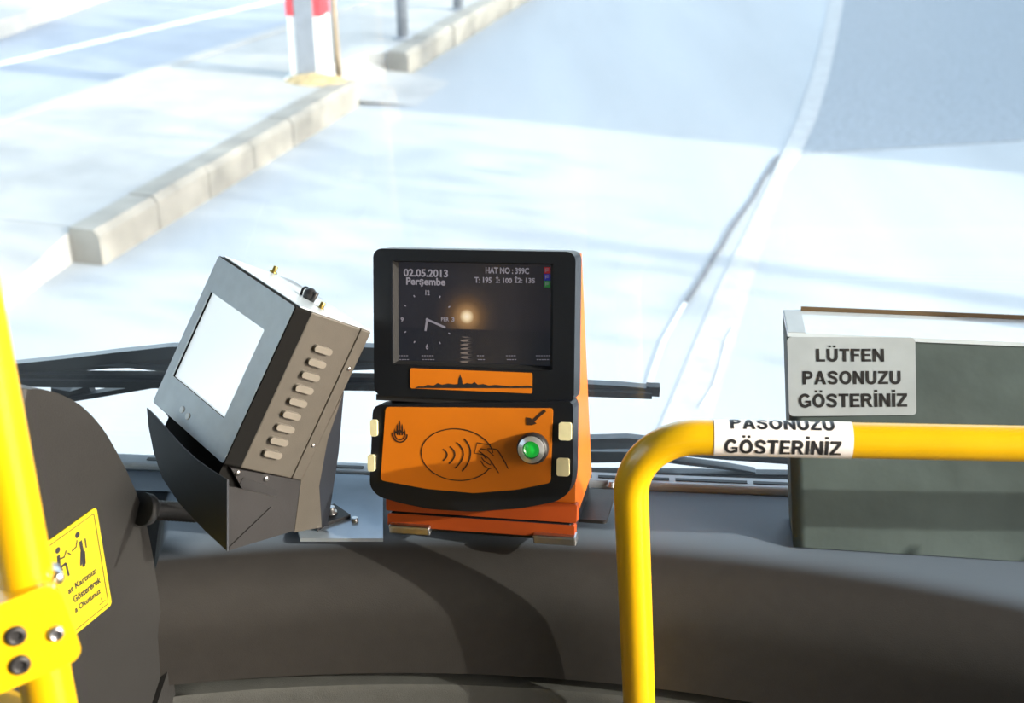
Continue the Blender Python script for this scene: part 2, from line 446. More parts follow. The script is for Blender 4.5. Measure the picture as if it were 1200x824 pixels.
# far pavement top left
fa, fb = Vector(gz(0, 46)), Vector(gz(112, 5)); df = (fb - fa).normalized()
fl = [fa - df * 8, fb + df * 25]
quad_struct('far_pavement', [tuple(fl[0]), tuple(fl[1]), (-14, fl[1].y), (-14, fl[0].y)], .004, .14, M_pave, 'pale pavement on the far side of the left carriageway')
# median island: two stretches with a dropped gap between
GAP0, GAP1 = 3.02, 3.86
L0, L1 = Vector(gz(45, 130, .15)), Vector(gz(440, 0, .15))
def isl_left(y): return L0.x + (L1.x - L0.x) * (y - L0.y) / (L1.y - L0.y)
KW = .15
i1 = [(-KW, .06), (-KW, GAP0 - .2), (-.45, GAP0 + .1), (isl_left(GAP0), GAP0 + .1), (isl_left(0.0), .25), (isl_left(0) + .2, .06)]
quad_struct('median_island', i1, 0, .15, M_pave, 'pale paved median island beside the kerb, nearer stretch')
i2 = [(-KW, GAP1 + .05), (-KW, 9), (-.6, 14), (isl_left(8), 8), (isl_left(GAP0), GAP0 + .1), (-.45, GAP0 + .1), (-.30, GAP1)]
quad_struct('median_island_far', i2, 0, .146, M_pave, 'pale paved median island beyond the dropped gap')
bm = new()                                          # ramp closing the near end of the island
V = [ROAD @ Vector(p) for p in ((-KW - .01, .07, .148), (isl_left(0), .07, .148), (isl_left(0) - .1, -1.3, 0), (-KW + .1, -1.1, 0), (-KW - .01, .07, 0), (isl_left(0), .07, 0))]
v = [bm.verts.new(p) for p in V]
for q_ in ((0, 1, 2, 3), (0, 4, 5, 1), (0, 3, 4), (1, 5, 2), (2, 5, 4, 3)): bm.faces.new([v[k] for k in q_])
struct('island_ramp', bm, M_pave, None, 'sunlit ramp at the near end of the median island')
bm = new()                                          # dropped crossing gap
V = [ROAD @ Vector(p) for p in ((.35, GAP0 + .05, .001), (.35, GAP1 - .1, .001), (-.16, GAP1 + .06, .03), (-.16, GAP0 - .05, .03), (-.50, GAP1 + .05, .147), (-.50, GAP0, .149), (-.50, GAP1 + .05, 0), (-.50, GAP0, 0))]
v = [bm.verts.new(p) for p in V]
for q_ in ((0, 1, 2, 3), (3, 2, 4, 5), (5, 4, 6, 7), (0, 3, 5, 7), (1, 6, 4, 2), (0, 7, 6, 1)): bm.faces.new([v[k] for k in q_])
struct('dropped_kerb', bm, M_pave, None, 'dropped gap in the median kerb')
for nm, y0, y1, lab in (('median_kerb', 0.0, GAP0 - .05, 'concrete kerb along the near end of the median island'), ('median_kerb_far', GAP1, 9.0, 'concrete kerb of the median beyond the dropped gap')):
    bm = new(); prism(bm, [(-KW + .01, y0 + .02), (-.01, y0 + .02), (-.01, y1 - .02), (-KW + .01, y1 - .02)], 0, .14, ROAD)
    k = struct(nm, bm, M_kerb, None, lab)
    n = max(1, round((y1 - y0) / .5)); d = (y1 - y0) / n
    for i in range(n):
        bm = new()
        ya, yb = y0 + i * d + .004, y0 + (i + 1) * d - .004; h = .165 + random.uniform(-.004, .004); e = random.uniform(-.004, .006)
        prism(bm, [(-KW, 0), (0.0 + e, 0), (0.0 + e, h - .03), (-.025 + e, h), (-KW, h)], 0, 1,
              ROAD @ Matrix(((1, 0, 0, 0), (0, 0, yb - ya, ya), (0, 1, 0, 0), (0, 0, 0, 1))))
        bev(bm, .008, 2)
        obj('kerb_stone', bm, M_kerb, k)
# flat kerb stones along the island's left edge
bm = new(); e0, e1 = -.2, 9.5
prism(bm, [(isl_left(e0) - .10, e0), (isl_left(e0), e0), (isl_left(e1), e1), (isl_left(e1) - .10, e1)], 0, .155, ROAD); bev(bm, .01)
struct('median_kerb_left', bm, M_pave, None, 'low concrete edging on the far side of the median')
# soil at the broken kerb end
bm = new()
bmesh.ops.create_grid(bm, x_segments=14, y_segments=10, size=.5)
for v in bm.verts:
    r2 = (v.co.x * 2) ** 2 + (v.co.y * 2) ** 2
    v.co.z = max(0, 1 - r2) * .05 + random.uniform(0, .012) * (r2 < 1) - .004
    v.co.x *= .46; v.co.y *= .26
bm.transform(ROAD @ T(-.26, GAP0 - .10, .15))
struct('soil_patch', bm, M_soil, None, 'dry soil heaped around the post at the broken kerb end')

# ------------------------------------------------------------------ setting: bus shell
M_shell = mat('pale_grey_wall_laminate', (.16, .16, .155), .5, var=.05)
M_ceil = mat('ceiling_laminate', (.20, .20, .195), .5, var=.04)
M_floor = mat('dark_speckled_floor', (.07, .07, .075), .6, var=.3, vscale=120)
M_frame = mat('black_window_frame', (.02, .02, .02), .5)
M_glass_front = glass('windscreen_glass', (.95, .98, .985), .035)
M_glass_side = glass('tinted_side_glass', (.36, .40, .39), .02)
M_glass_door = glass('door_glass', (.92, .93, .92), .02)
UL, UR, VR, VF = -1.55, 1.0, -8.0, 1.29
ZF, ZC = .35, 2.72
def sbox(name, u0, u1, v0, v1, z0, z1, m, label=None):
    bm = new(); box(bm, ((u0 + u1) / 2, (v0 + v1) / 2, (z0 + z1) / 2), (u1 - u0, v1 - v0, z1 - z0), BUS)
    return struct(name, bm, m, None, label)
sbox('floor', UL - .05, UR + .05, VR - .05, VF + .05, ZF - .06, ZF, M_floor)
sbox('ceiling', UL - .05, UR + .05, VR - .05, VF + .05, ZC, ZC + .12, M_ceil)
def multi(name, boxes, m):
    bm = new()
    for u0, u1, v0, v1, z0, z1 in boxes: box(bm, ((u0 + u1) / 2, (v0 + v1) / 2, (z0 + z1) / 2), (u1 - u0, v1 - v0, z1 - z0), BUS)
    return struct(name, bm, m)
WS = [-7.9, -6.4, -4.9, -3.4, -1.9, -.45]
# right wall: low wall and pillars behind the front door; the door is mostly glass
multi('wall_right', [(UR, UR + .06, VR, -.42, ZF, 1.22), (UR, UR + .06, VR, VF, 2.42, ZC)] + [(UR, UR + .06, v - .05, v + .05, 1.22, 2.42) for v in WS]
      + [(UR, UR + .06, 1.04, 1.12, ZF, 2.42)], M_shell)
multi('wall_left', [(UL - .06, UL, VR, -.4, ZF, 1.22), (UL - .06, UL, -.4, VF, ZF, 1.0), (UL - .06, UL, VR, VF, 2.42, ZC)] + [(UL - .06, UL, v - .05, v + .05, 1.0, 2.42) for v in WS + [1.16]], M_shell)
sbox('wall_rear', UL - .05, UR + .05, VR - .06, VR, ZF, 1.4, M_shell)
sbox('wall_front', UL - .05, UR + .05, VF - .02, VF + .03, ZF, 1.27, M_shell)
sbox('trim_1', UL - .05, UR + .05, VF - .02, VF + .03, 2.62, ZC, M_frame)
for i in range(5):
    sbox('window_%d' % (i + 2), UR + .025, UR + .031, WS[i] + .05, WS[i + 1] - .05, 1.22, 2.42, M_glass_side)
    sbox('window_%d' % (i + 7), UL - .031, UL - .025, WS[i] + .05, WS[i + 1] - .05, 1.22, 2.42, M_glass_side)
sbox('window_12', UL - .031, UL - .025, -.4, 1.11, 1.0, 2.42, M_glass_door)
sbox('window_13', UL, UR, VR - .03, VR - .024, 1.4, ZC, M_glass_side)
door = multi('door_1', [(UR + .01, UR + .05, -.40, -.36, ZF, 2.42), (UR + .01, UR + .05, 1.0, 1.04, ZF, 2.42), (UR + .01, UR + .05, -.36, 1.0, 2.36, 2.42), (UR + .01, UR + .05, -.36, 1.0, ZF, .45)], M_frame)
bm = new(); box(bm, (UR + .03, .32, 1.4), (.006, 1.36, 1.92), BUS)
obj('pane', bm, M_glass_door, door)
ws = sbox('window_1', UL, UR, 1.268, 1.274, 1.27, 2.63, M_glass_front, 'windscreen of the bus')

# ------------------------------------------------------------------ dashboard
def vf(u):
    if u < -.44: return 1.015 + (1.13 - 1.015) * min(1, (-.44 - u) / .03)
    return 1.07 - .36 * (u + .05) ** 2
dashboard = thing('dashboard', 'long charcoal plastic dashboard under the windscreen', 'dashboard', BUS @ T(0, 1.2, ZF))
DI = (BUS @ T(0, 1.2, ZF)).inverted()
us = [-.72, -.6, -.5, -.471, -.44] + [-.40 + k * .05 for k in range(28)]
us = [u for u in us if u < .985] + [.985]
def dash_part(name, prof, m):
    bm = new(); rows = []
    for u in us:
        rows.append([bm.verts.new(DI @ bus(u, (vf(u) + dv) if rel else dv, z - (.022 * (u + .45) if (rel and 1.1 < z < 1.2) else 0))) for rel, dv, z in prof])
    n = len(prof)
    for i in range(len(rows) - 1):
        for k in range(n):
            f = bm.faces.new((rows[i][k], rows[i][(k + 1) % n], rows[i + 1][(k + 1) % n], rows[i + 1][k])); f.smooth = False
    bm.faces.new(rows[0]); bm.faces.new(rows[-1][::-1])
    bmesh.ops.recalc_face_normals(bm, faces=bm.faces)
    for f in bm.faces:
        if abs(f.normal.x) < .9: f.smooth = True
    o = obj(name, bm, m, dashboard)
    md = o.modifiers.new('edge', 'EDGE_SPLIT'); md.split_angle = R(50)
    return o
arc = [(1, .075 - .086 * math.sin(t * PI / 2 / 10), 1.240 + .080 * math.cos(t * PI / 2 / 10)) for t in range(11)]
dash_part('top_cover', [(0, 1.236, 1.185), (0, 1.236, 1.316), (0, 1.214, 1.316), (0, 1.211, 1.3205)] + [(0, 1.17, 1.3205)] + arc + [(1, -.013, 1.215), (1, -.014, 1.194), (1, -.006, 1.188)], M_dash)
dash_part('lower_panel', [(0, 1.20, ZF), (0, 1.20, 1.178), (1, .0, 1.178), (1, -.010, 1.176), (1, -.014, 1.168), (1, -.010, .95), (1, .03, ZF)], M_dash2)
# defroster strip along the rear edge
bm = new(); box(bm, (.085, 1.2285, 1.321), (1.37, .023, .011), DI @ BUS); bev(bm, .003)
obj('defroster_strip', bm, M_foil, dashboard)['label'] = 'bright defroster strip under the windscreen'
for k in range(16):
    bm = new(); box(bm, (-.47 + k * .085, 1.2275, 1.3262), (.078, .005, .0024), DI @ BUS); obj('vent_slot', bm, M_black, dashboard)
# small bolts in the dash
for (x, y) in ((416, 613), (716, 570)):
    p = on_z(x, y, 1.322); bm = new(); q = DI @ p
    lathe(bm, [(.0058, 0), (.0058, .002), (.0036, .0026), (.0036, .006), (.002, .0065)], T(*q), 12)
    obj('bolt', bm, M_steel, dashboard)

# mounting plate under the two machines
pm = [on_z(x, y, 1.3215) for x, y in ((352, 634), (449, 634), (449, 562), (380, 553), (330, 556))]
bm = new(); prism(bm, [(p.x, p.y) for p in pm], 1.3205, 1.3245, DI); bev(bm, .001, 1)
obj('mounting_plate', bm, M_plate, dashboard)['label'] = 'pale blue grey metal mounting plate'

# ------------------------------------------------------------------ card reader
VM = T(-.036, 1.09, 1.335) @ Matrix.Rotation(R(-13.06), 4, 'Z') @ Matrix.Rotation(R(-3.84), 4, 'Y')
VW, VH, VL, VD = .203, .275, .087, .108
val = thing('card_reader', 'black and orange bus card reader with a lit screen and green button', 'card reader', VM)
FM = frame(Vector((0, 0, 0)), Vector((1, 0, 0)), Vector((0, VL, VH)))       # front face frame in the reader's own space
FW = VM @ FM
def vp(x, y, off=0.0): return in_frame(FW, x, y, off)
FL = math.hypot(VL, VH)
# body: wedge of orange sheet metal
bm = new()
side = [(.022, .012), (.018 + VL * .97, .262), (VL + .034, .262), (VD + .012, .03), (VD + .012, .012)]
YZX = Matrix(((0, 0, 1, 0), (1, 0, 0, 0), (0, 1, 0, 0), (0, 0, 0, 1)))       # prism in the y-z plane, extruded along x
prism(bm, side, -VW / 2 + .006, VW / 2 - .004, YZX); bev(bm, .003, 2)
obj('body', bm, M_orange, val)
bm = new(); prism(bm, rrect(-VW / 2 + .004, vp(560, 623.5, -.010)[1], VW / 2 - .003, vp(560, 608.5, -.010)[1], .002, 3), -.022, -.010, FM); bev(bm, .0015, 1)
obj('base_skirt', bm, M_shadeorange, val)
bm = new(); prism(bm, rrect(-VW / 2 + .002, vp(560, 605.5, -.011)[1], VW / 2 - .001, vp(560, 584, -.011)[1], .002, 3), -.022, -.011, FM); bev(bm, .0015, 1)
obj('front_skirt', bm, M_shadeorange, val)
bm = new(); box(bm, (0, .064, .003), (VW - .012, .100, .020)); bev(bm, .002, 1)
obj('base', bm, M_black, val)
for sx in (-1, 1):
    bm = new(); box(bm, (sx * .076 + .003, .012, -.0015), (.044, .014, .010)); bev(bm, .002, 2)
    obj('foot', bm, M_steel, val)
bm = new(); prism(bm, rrect(VW / 2 - .012, .055, VW / 2 + .022, .118, .004, 3), -.009, -.005); bev(bm, .001, 1)
obj('side_flange', bm, M_darksheet, val)
# display head
hx0, hy1 = vp(442, 294)[0], vp(560, 293)[1]; hx1 = vp(678, 300)[0]; hy0 = vp(560, 468)[1]
hx0b, hx1b = vp(440, 466)[0], vp(671, 466)[0]
hx0 = min(hx0, hx0b) ; hx1 = (hx1 + hx1b) / 2
sx0, sx1 = vp(461, 370)[0], vp(649, 370)[0]; sy1, sy0 = vp(555, 307)[1], vp(555, 430)[1]
bm = new(); ring(bm, rrect(hx0, hy0, hx1, hy1, .009), rrect(sx0, sy0, sx1, sy1, .001), -.028, .004, FM); bev(bm, .004, 3, .7)
obj('display_housing', bm, M_black, val)
bm = new(); ring(bm, rrect(sx0 + .0002, sy0 + .0002, sx1 - .0002, sy1 - .0002, .001), rrect(sx0 + .004, sy0 + .003, sx1 - .004, sy1 - .0015, .001), -.006, .002, FM, -.0035)
obj('screen_frame', bm, mat('grey_frame', (.016, .016, .017), .7, spec=.15), val)
# the screen with its picture of a sunset over the sea
gx, gy = vp(547, 371, -.005); hz = vp(547, 386, -.005)[1]
bm = new(); prism(bm, [(sx0, sy0), (sx1, sy0), (sx1, sy1), (sx0, sy1)], -.012, -.005)
sm = bpy.data.materials.new('sunset_screen'); sm.use_nodes = True; nt = sm.node_tree; pb = nt.nodes['Principled BSDF']
pb.inputs['Base Color'].default_value = (.006, .006, .009, 1); pb.inputs['Roughness'].default_value = .25
tc = nt.nodes.new('ShaderNodeTexCoord')
def N(t, **k):
    n = nt.nodes.new(t)
    for a, b in k.items(): setattr(n, a, b)
    return n
def mth(op, a, b=None):
    n = N('ShaderNodeMath', operation=op)
    for i, v in enumerate((a, b)):
        if v is None: continue
        if isinstance(v, (int, float)): n.inputs[i].default_value = v
        else: nt.links.new(v, n.inputs[i])
    return n.outputs[0]
sp = N('ShaderNodeSeparateXYZ'); nt.links.new(tc.outputs['Object'], sp.inputs[0])
dx = mth('SUBTRACT', sp.outputs[0], gx); dy = mth('SUBTRACT', sp.outputs[1], gy)
rr = mth('SQRT', mth('ADD', mth('MULTIPLY', dx, dx), mth('MULTIPLY', dy, dy)))
mrg = N('ShaderNodeMapRange'); mrg.inputs[1].default_value = 0; mrg.inputs[2].default_value = .034; nt.links.new(rr, mrg.inputs[0])
rp = N('ShaderNodeValToRGB'); cr = rp.color_ramp; cr.elements[0].position = 0; cr.elements[0].color = (.62, .54, .42, 1); cr.elements[1].position = 1; cr.elements[1].color = (.009, .009, .012, 1)
for pos, c in ((.10, (.55, .43, .26, 1)), (.22, (.20, .11, .045, 1)), (.45, (.065, .035, .016, 1)), (.7, (.022, .016, .015, 1))):
    e = cr.elements.new(pos); e.color = c
nt.links.new(mrg.outputs[0], rp.inputs[0])
above = mth('GREATER_THAN', sp.outputs[1], hz)
skyc = N('ShaderNodeMix', data_type='RGBA'); skyc.inputs['A'].default_value = (.006, .007, .010, 1)
nt.links.new(above, skyc.inputs['Factor']); nt.links.new(rp.outputs[0], skyc.inputs['B'])
wv = N('ShaderNodeTexWave', bands_direction='Y'); wv.inputs['Scale'].default_value = 75; wv.inputs['Distortion'].default_value = 3; wv.inputs['Detail'].default_value = 3
nt.links.new(tc.outputs['Object'], wv.inputs['Vector'])
inx = mth('LESS_THAN', mth('ABSOLUTE', mth('ADD', dx, mth('MULTIPLY', mth('SUBTRACT', wv.outputs[1], .5), .006))), .0036)
gl_ = mth('MULTIPLY', mth('MULTIPLY', inx, mth('LESS_THAN', sp.outputs[1], hz - .0075)), mth('MULTIPLY', wv.outputs[1], .55))
glc = N('ShaderNodeMix', data_type='RGBA'); glc.inputs['B'].default_value = (.22, .17, .14, 1)
nt.links.new(gl_, glc.inputs['Factor']); nt.links.new(skyc.outputs['Result'], glc.inputs['A'])
nt.links.new(glc.outputs['Result'], pb.inputs['Emission Color']); pb.inputs['Emission Strength'].default_value = .55
scr = obj('screen', bm, sm, val)
scr.matrix_local = FM.copy()
M_scrtext = mat('screen_lettering', (.085, .08, .095), .4, emit=.6)
bm = new(); SO = -.0047
def stext(s, x0, y0, x1, y1, bold=.02):
    a = vp(x0, y1, SO); b = vp(x1, y0, SO); fit_text(bm, s, a[0], a[1], b[0], b[1], SO, FM, bold)
stext('02.05.2013', 473, 316, 525, 324, .03); stext('Perşembe', 476, 326, 522, 336, .03)
obj('date_lettering', bm, M_scrtext, val, False); bm = new()
stext('HAT NO : 399C', 569, 314, 620, 320.5, .03); stext('T: 195', 556, 325, 576, 331.5, .03); stext('İ: 100', 581, 324, 600, 331.5, .03); stext('İ2: 135', 603, 324, 627, 331.5, .03)
obj('route_lettering', bm, M_scrtext, val, False); bm = new()
stext('12', 498.5, 340, 503.5, 346, .03); stext('6', 499, 403, 502, 409.5, .03); stext('9', 469.5, 372, 473, 377, .03); stext('3', 529, 372, 532.5, 377, .03); stext('PER', 517, 372, 526, 376.5, .02)
cxy = Vector(vp(500.5, 374.5, SO)); rad = abs(vp(500, 342, SO)[1] - cxy.y)
for k in range(12):
    if k % 3 == 0: continue
    a = 2 * PI * k / 12; p = cxy + Vector((math.sin(a), math.cos(a))) * rad * .96; d = Vector((math.sin(a), math.cos(a))) * .0011
    stroke(bm, [p - d, p + d], .0012, SO, FM)
ob_ = obj('clock_dial', bm, M_scrtext, val, False); bm = new()
stroke(bm, [cxy, vp(498.5, 388, SO)], .0022, SO, FM); stroke(bm, [cxy, vp(522, 384, SO)], .0022, SO + .0001, FM)
flat(bm, [tuple(cxy + Vector(c)) for c in circ(.0016, 10)], SO + .0001, FM)
obj('clock_hands', bm, M_scrtext, val, False); bm = new()
for x0, x1 in ((467, 481), (494, 511), (559, 569), (593, 605), (628, 646)):
    for yy in (417, 421.5):
        for q in range(int((x1 - x0) / 3)):
            x = x0 + q * 3 + (yy > 420) * 1.0
            stroke(bm, [vp(x, yy, SO), vp(x + 2.1, yy, SO)], .0007, SO, FM)
obj('small_print', bm, M_scrtext, val, False)['kind'] = 'stuff'
for (y, c, s) in ((317, (.55, .02, .03), 'E'), (325, (.03, .03, .45), 'M'), (333, (.03, .30, .06), 'A')):
    a = vp(637.5, y + 3.8, SO); b = vp(645, y - 3.8, SO)
    bm = new(); flat(bm, [a, (b[0], a[1]), b, (a[0], b[1])], SO, FM); obj('status_icon', bm, mat('icon_%d' % y, tuple(q_ * .3 for q_ in c), .4, emit=.3), val, False)
bm = new()
for y in (317, 325, 333):
    a = vp(639.5, y + 2, SO); b = vp(643, y - 2, SO); stroke(bm, [a, (a[0], b[1]), (b[0], b[1])], .0006, SO + .0002, FM); stroke(bm, [(a[0], (a[1] + b[1]) / 2), (b[0], (a[1] + b[1]) / 2)], .0006, SO + .0002, FM)
obj('icon_mark', bm, M_scrtext, val, False)
# orange plaque with the skyline
a = vp(481, 455, .004); b = vp(624, 437, .004)
bm = new(); prism(bm, rrect(a[0], a[1], b[0], b[1], .0015, 3), .003, .0048, FM); obj('skyline_plaque', bm, M_orangeface, val)
sk = [(481, 455), (624, 455), (624, 453), (618, 452), (610, 453), (604, 452), (599, 453), (590, 452), (580, 451), (573, 452), (566, 450), (560, 451), (556, 447.5), (553, 450), (547, 449), (543, 450.5),
      (542, 449.5), (541.6, 446), (541, 443), (540, 441.5), (539.3, 438.3), (538.6, 441.5), (537.6, 443), (537, 446), (536.8, 450), (532, 450.5), (525, 449.5), (518, 451), (513, 449), (508, 452), (501, 451), (497, 453), (490, 453), (486, 455)]
bm = new(); top_ = sorted(sk[2:-1], key=lambda p: -p[0]) if 0 else sk[1:]
for (xa, ya), (xb, yb_) in zip(top_[:-1], top_[1:]):
    if abs(xa - xb) > .05: flat(bm, [vp(xa, ya, .005), vp(xb, yb_, .005), vp(xb, 455, .005), vp(xa, 455, .005)], .005, FM)
obj('skyline_print', bm, M_inkblack, val, False)
# grey lip between the two housings
bm = new(); box(bm, ((hx0 + hx1) / 2, vp(560, 471, .002)[1], -.010), (hx1 - hx0 - .003, .006, .024), FM); obj('lip', bm, M_darksheet, val)
# reader housing
LO = .010
ho = [(437, 475), (672, 470), (671, 560), (667, 578), (652, 588), (610, 596), (555, 600), (505, 597), (470, 590), (443, 582), (433, 570)]
bm = new(); prism(bm, rpoly([vp(x, y, LO) for x, y in ho][::-1], .008, 3), -.018, LO, FM); bev(bm, .004, 3, .7)
obj('reader_housing', bm, M_black, val)
fo = [(452, 477), (648, 478.5), (645, 566), (605, 574), (555, 578), (500, 573), (446, 563)]
FO = LO + .0012
bm = new(); prism(bm, rpoly([vp(x, y, FO) for x, y in fo][::-1], .0035, 3), LO - .002, FO, FM)
obj('orange_face', bm, M_orangeface, val)
IO = FO + .0003
bm = new()
ec = vp(535.5, 533, IO); ea = (vp(578, 533, IO)[0] - vp(493.5, 533, IO)[0]) / 2; eb = (vp(536, 502.5, IO)[1] - vp(536, 563, IO)[1]) / 2
stroke(bm, [(ec[0] + ea * math.cos(R(t)), ec[1] + eb * math.sin(R(t))) for t in range(8, 334, 6)], .0011, IO, FM)
for (x0, y0, xm, ym, x1, y1) in ((519, 526.5, 524, 533, 519, 540), (527, 523.5, 533, 533, 526, 543.5), (535, 518.5, 543, 533, 533, 549), (543.5, 514, 551.5, 532, 541.5, 552.5)):
    P = [Vector(vp(x0, y0, IO)), Vector(vp(2 * xm - (x0 + x1) / 2, 2 * ym - (y0 + y1) / 2, IO)), Vector(vp(x1, y1, IO))]
    stroke(bm, [tuple((1 - t) ** 2 * P[0] + 2 * t * (1 - t) * P[1] + t * t * P[2]) for t in [k / 8 for k in range(9)]], .0014, IO, FM)
for L in ([(566, 533), (556, 531), (559, 519), (575, 521.5), (574, 524)], [(579, 534.5), (571, 527.5), (563.5, 526), (561.5, 529), (573, 537.5), (577, 543), (584.5, 554.5)], [(571, 526), (577, 526), (582.5, 527), (586, 532), (590, 539), (592, 542), (595.5, 549.5)],
          [(564, 536), (567, 540), (572, 543.5), (575, 545), (575.5, 542)], [(563.5, 540), (567, 546), (573, 549.5), (575.5, 549)], [(566, 533), (570, 538)]):
    stroke(bm, [vp(x, y, IO) for x, y in L], .0010, IO, FM)
stroke(bm, [vp(x, y, IO) for x, y in ((639, 481), (634, 485), (629, 489.5), (625, 493))], .0030, IO, FM)
flat(bm, [vp(x, y, IO) for x, y in ((616.5, 489), (622, 490), (629, 496.5), (623, 498.5), (617, 498))], IO + .0001, FM)
obj('contactless_print', bm, M_ink, val, False)
# domed emblem
bm = new()
dc = Vector(vp(468.5, 508, IO)); u = (vp(478, 508, IO)[0] - vp(459, 508, IO)[0]) / 2
for off, top in ((-.62, .45), (-.3, 1.05), (0, 1.45), (.3, 1.05), (.62, .45)):
    flat(bm, [tuple(dc + Vector((off * u - .08 * u, -.2 * u))), tuple(dc + Vector((off * u + .08 * u, -.2 * u))), tuple(dc + Vector((off * u + .08 * u, top * u - .2 * u))), tuple(dc + Vector((off * u, top * u + .15 * u))), tuple(dc + Vector((off * u - .08 * u, top * u - .2 * u)))], IO, FM)
for off, rr_, yb in ((-.45, .26, .0), (.45, .26, .0), (0, .34, .1)):
    flat(bm, [tuple(dc + Vector((off * u + rr_ * u * math.cos(R(t)), yb * u + rr_ * u * math.sin(R(t))))) for t in range(0, 181, 30)], IO + .0001, FM)
stroke(bm, [tuple(dc + Vector((u * .9 * math.cos(R(t)), -.1 * u + u * .95 * math.sin(R(t))))) for t in range(170, 371, 12)], .0014, IO, FM)
stroke(bm, [tuple(dc + Vector((u * .6 * math.cos(R(t)), -.15 * u + u * .6 * math.sin(R(t))))) for t in range(185, 356, 12)], .0012, IO, FM)
obj('emblem_print', bm, M_ink, val, False)
# button
bc = vp(625, 525, FO); BM_ = FM @ T(bc[0], bc[1], FO)
bm = new(); lathe(bm, [(.0158, 0), (.0158, .004), (.0148, .0072), (.0130, .0085), (.0115, .0085)], BM_, 28); btn = obj('button', bm, M_darksheet, val)
bm = new(); ring(bm, circ(.0132, 28), circ(.0088, 28), .006, .0105, BM_, .0120); obj('chrome_ring', bm, M_chrome, btn)['label'] = 'chrome ring'
bm = new(); ball(bm, (0, 0, .0065), (.0092, .0092, .0045), BM_, 20, 10); obj('green_lens', bm, M_greenlens, btn)['label'] = 'green lens lit up'
for (x, y, w, h) in ((662, 506, 15, 20), (659.5, 548, 15, 20), (437.5, 502, 8, 19), (434.5, 543, 8, 19)):
    a = vp(x - w / 2, y + h / 2, LO + .004); b = vp(x + w / 2, y - h / 2, LO + .004)
    bm = new(); prism(bm, rrect(min(a[0], b[0]), a[1], b[0], b[1], .0022, 3), LO - .008, LO + .0035, FM); bev(bm, .0016, 2, .7)
    obj('bumper', bm, M_cream, val)['label'] = 'cream bumper pad'

# ------------------------------------------------------------------ driver's console box
CM = T(-.294, 1.204, 1.595) @ Matrix.Rotation(R(-48.6), 4, 'Z') @ Matrix.Rotation(R(-31.4), 4, 'X') @ Matrix.Rotation(R(3.4), 4, 'Y')
CW, CH, CD = .148, .164, .097
con = thing('driver_console', 'grey metal driver console box tilted back beside the card reader, with blank pale screen', 'console', CM)
CF = frame(Vector((0, 0, 0)), Vector((1, 0, 0)), Vector((0, 0, 1)))          # front: x right, y up, normal towards the driver
CFW = CM @ CF
CS = frame(Vector((CW, 0, 0)), Vector((0, 1, 0)), Vector((0, 0, 1)))         # right side: x backwards, y up
CSW = CM @ CS
def cp_(x, y, off=0.0): return in_frame(CFW, x, y, off)
def cs_(x, y, off=0.0): return in_frame(CSW, x, y, off)
q = [Vector(cp_(x, y)) for x, y in ((246, 342), (309, 385), (263, 492), (202, 440))]
ix0, ix1 = (q[0].x + q[3].x) / 2, (q[1].x + q[2].x) / 2; iy1, iy0 = (q[0].y + q[1].y) / 2, (q[2].y + q[3].y) / 2
bm = new(); ring(bm, rrect(0, -CH + .0005, CW - .0014, -.0006, .002, 2), rrect(ix0, iy0, ix1, iy1, .001, 2), -.0013, .0, CF)
obj('front_bezel', bm, M_greybez, con)
bm = new(); prism(bm, [(ix0, iy0), (ix1, iy0), (ix1, iy1), (ix0, iy1)], -.009, -.0035, CF); obj('screen', bm, M_screen, con)
for x, y in ((214, 480), (220.5, 488)):
    p = cp_(x, y); bm = new(); lathe(bm, [(.0036, 0), (.0035, .0012), (.0026, .0018)], CF @ T(p[0], p[1], 0), 14); obj('push_button', bm, mat('white_button', (.9, .92, .93), .4), con)
bm = new(); ring(bm, rrect(0, -CH, CW + .0004, 0, .002, 2), rrect(ix0 - .001, iy0 - .001, ix1 + .001, iy1 + .001, .001, 2), -.0195, -.0003, CF); obj('gasket', bm, M_gasket, con)
bm = new(); box(bm, (CW / 2, (.020 + CD - .014) / 2, -CH / 2), (CW, CD - .034, CH)); bev(bm, .0015, 2); obj('cover', bm, M_sheet, con)
bm = new(); box(bm, (CW / 2, CD / 2 + .002, .0008), (CW - .001, CD - .006, .0016)); bev(bm, .0006, 1); obj('skylit_top', bm, M_foil, con)['label'] = 'cover top painted pale for skylight'  # sky brightness on top of the cover, painted as a paler sheet
bm = new(); box(bm, (CW / 2, CD - .0066, -CH / 2), (CW, .0132, CH)); bev(bm, .0015, 2); obj('rear_cover', bm, M_sheet, con)
la_, lb_ = Vector(cs_(376.5, 409)), Vector(cs_(317.5, 531))
for k in range(9):
    p = la_.lerp(lb_, k / 8); bm = new(); prism(bm, rrect(p.x - .0108, p.y - .0033, p.x + .0108, p.y + .0033, .0032, 5), -.0005, .0045, CS); bev(bm, .003, 3, .7); obj('louver', bm, M_louver, con)
for x, y in ((404.5, 431), (362.5, 521)):
    p = cs_(x, y); bm = new(); lathe(bm, [(.0022, 0), (.0020, .001), (.001, .0013)], CS @ T(CD - .0066, p[1], 0), 10); obj('screw', bm, M_steel, con)
bm = new(); box(bm, (CW / 2 + .010, .027, -CH - .014), (CW - .036, .042, .024)); obj('lower_shroud', bm, M_gasket, con)
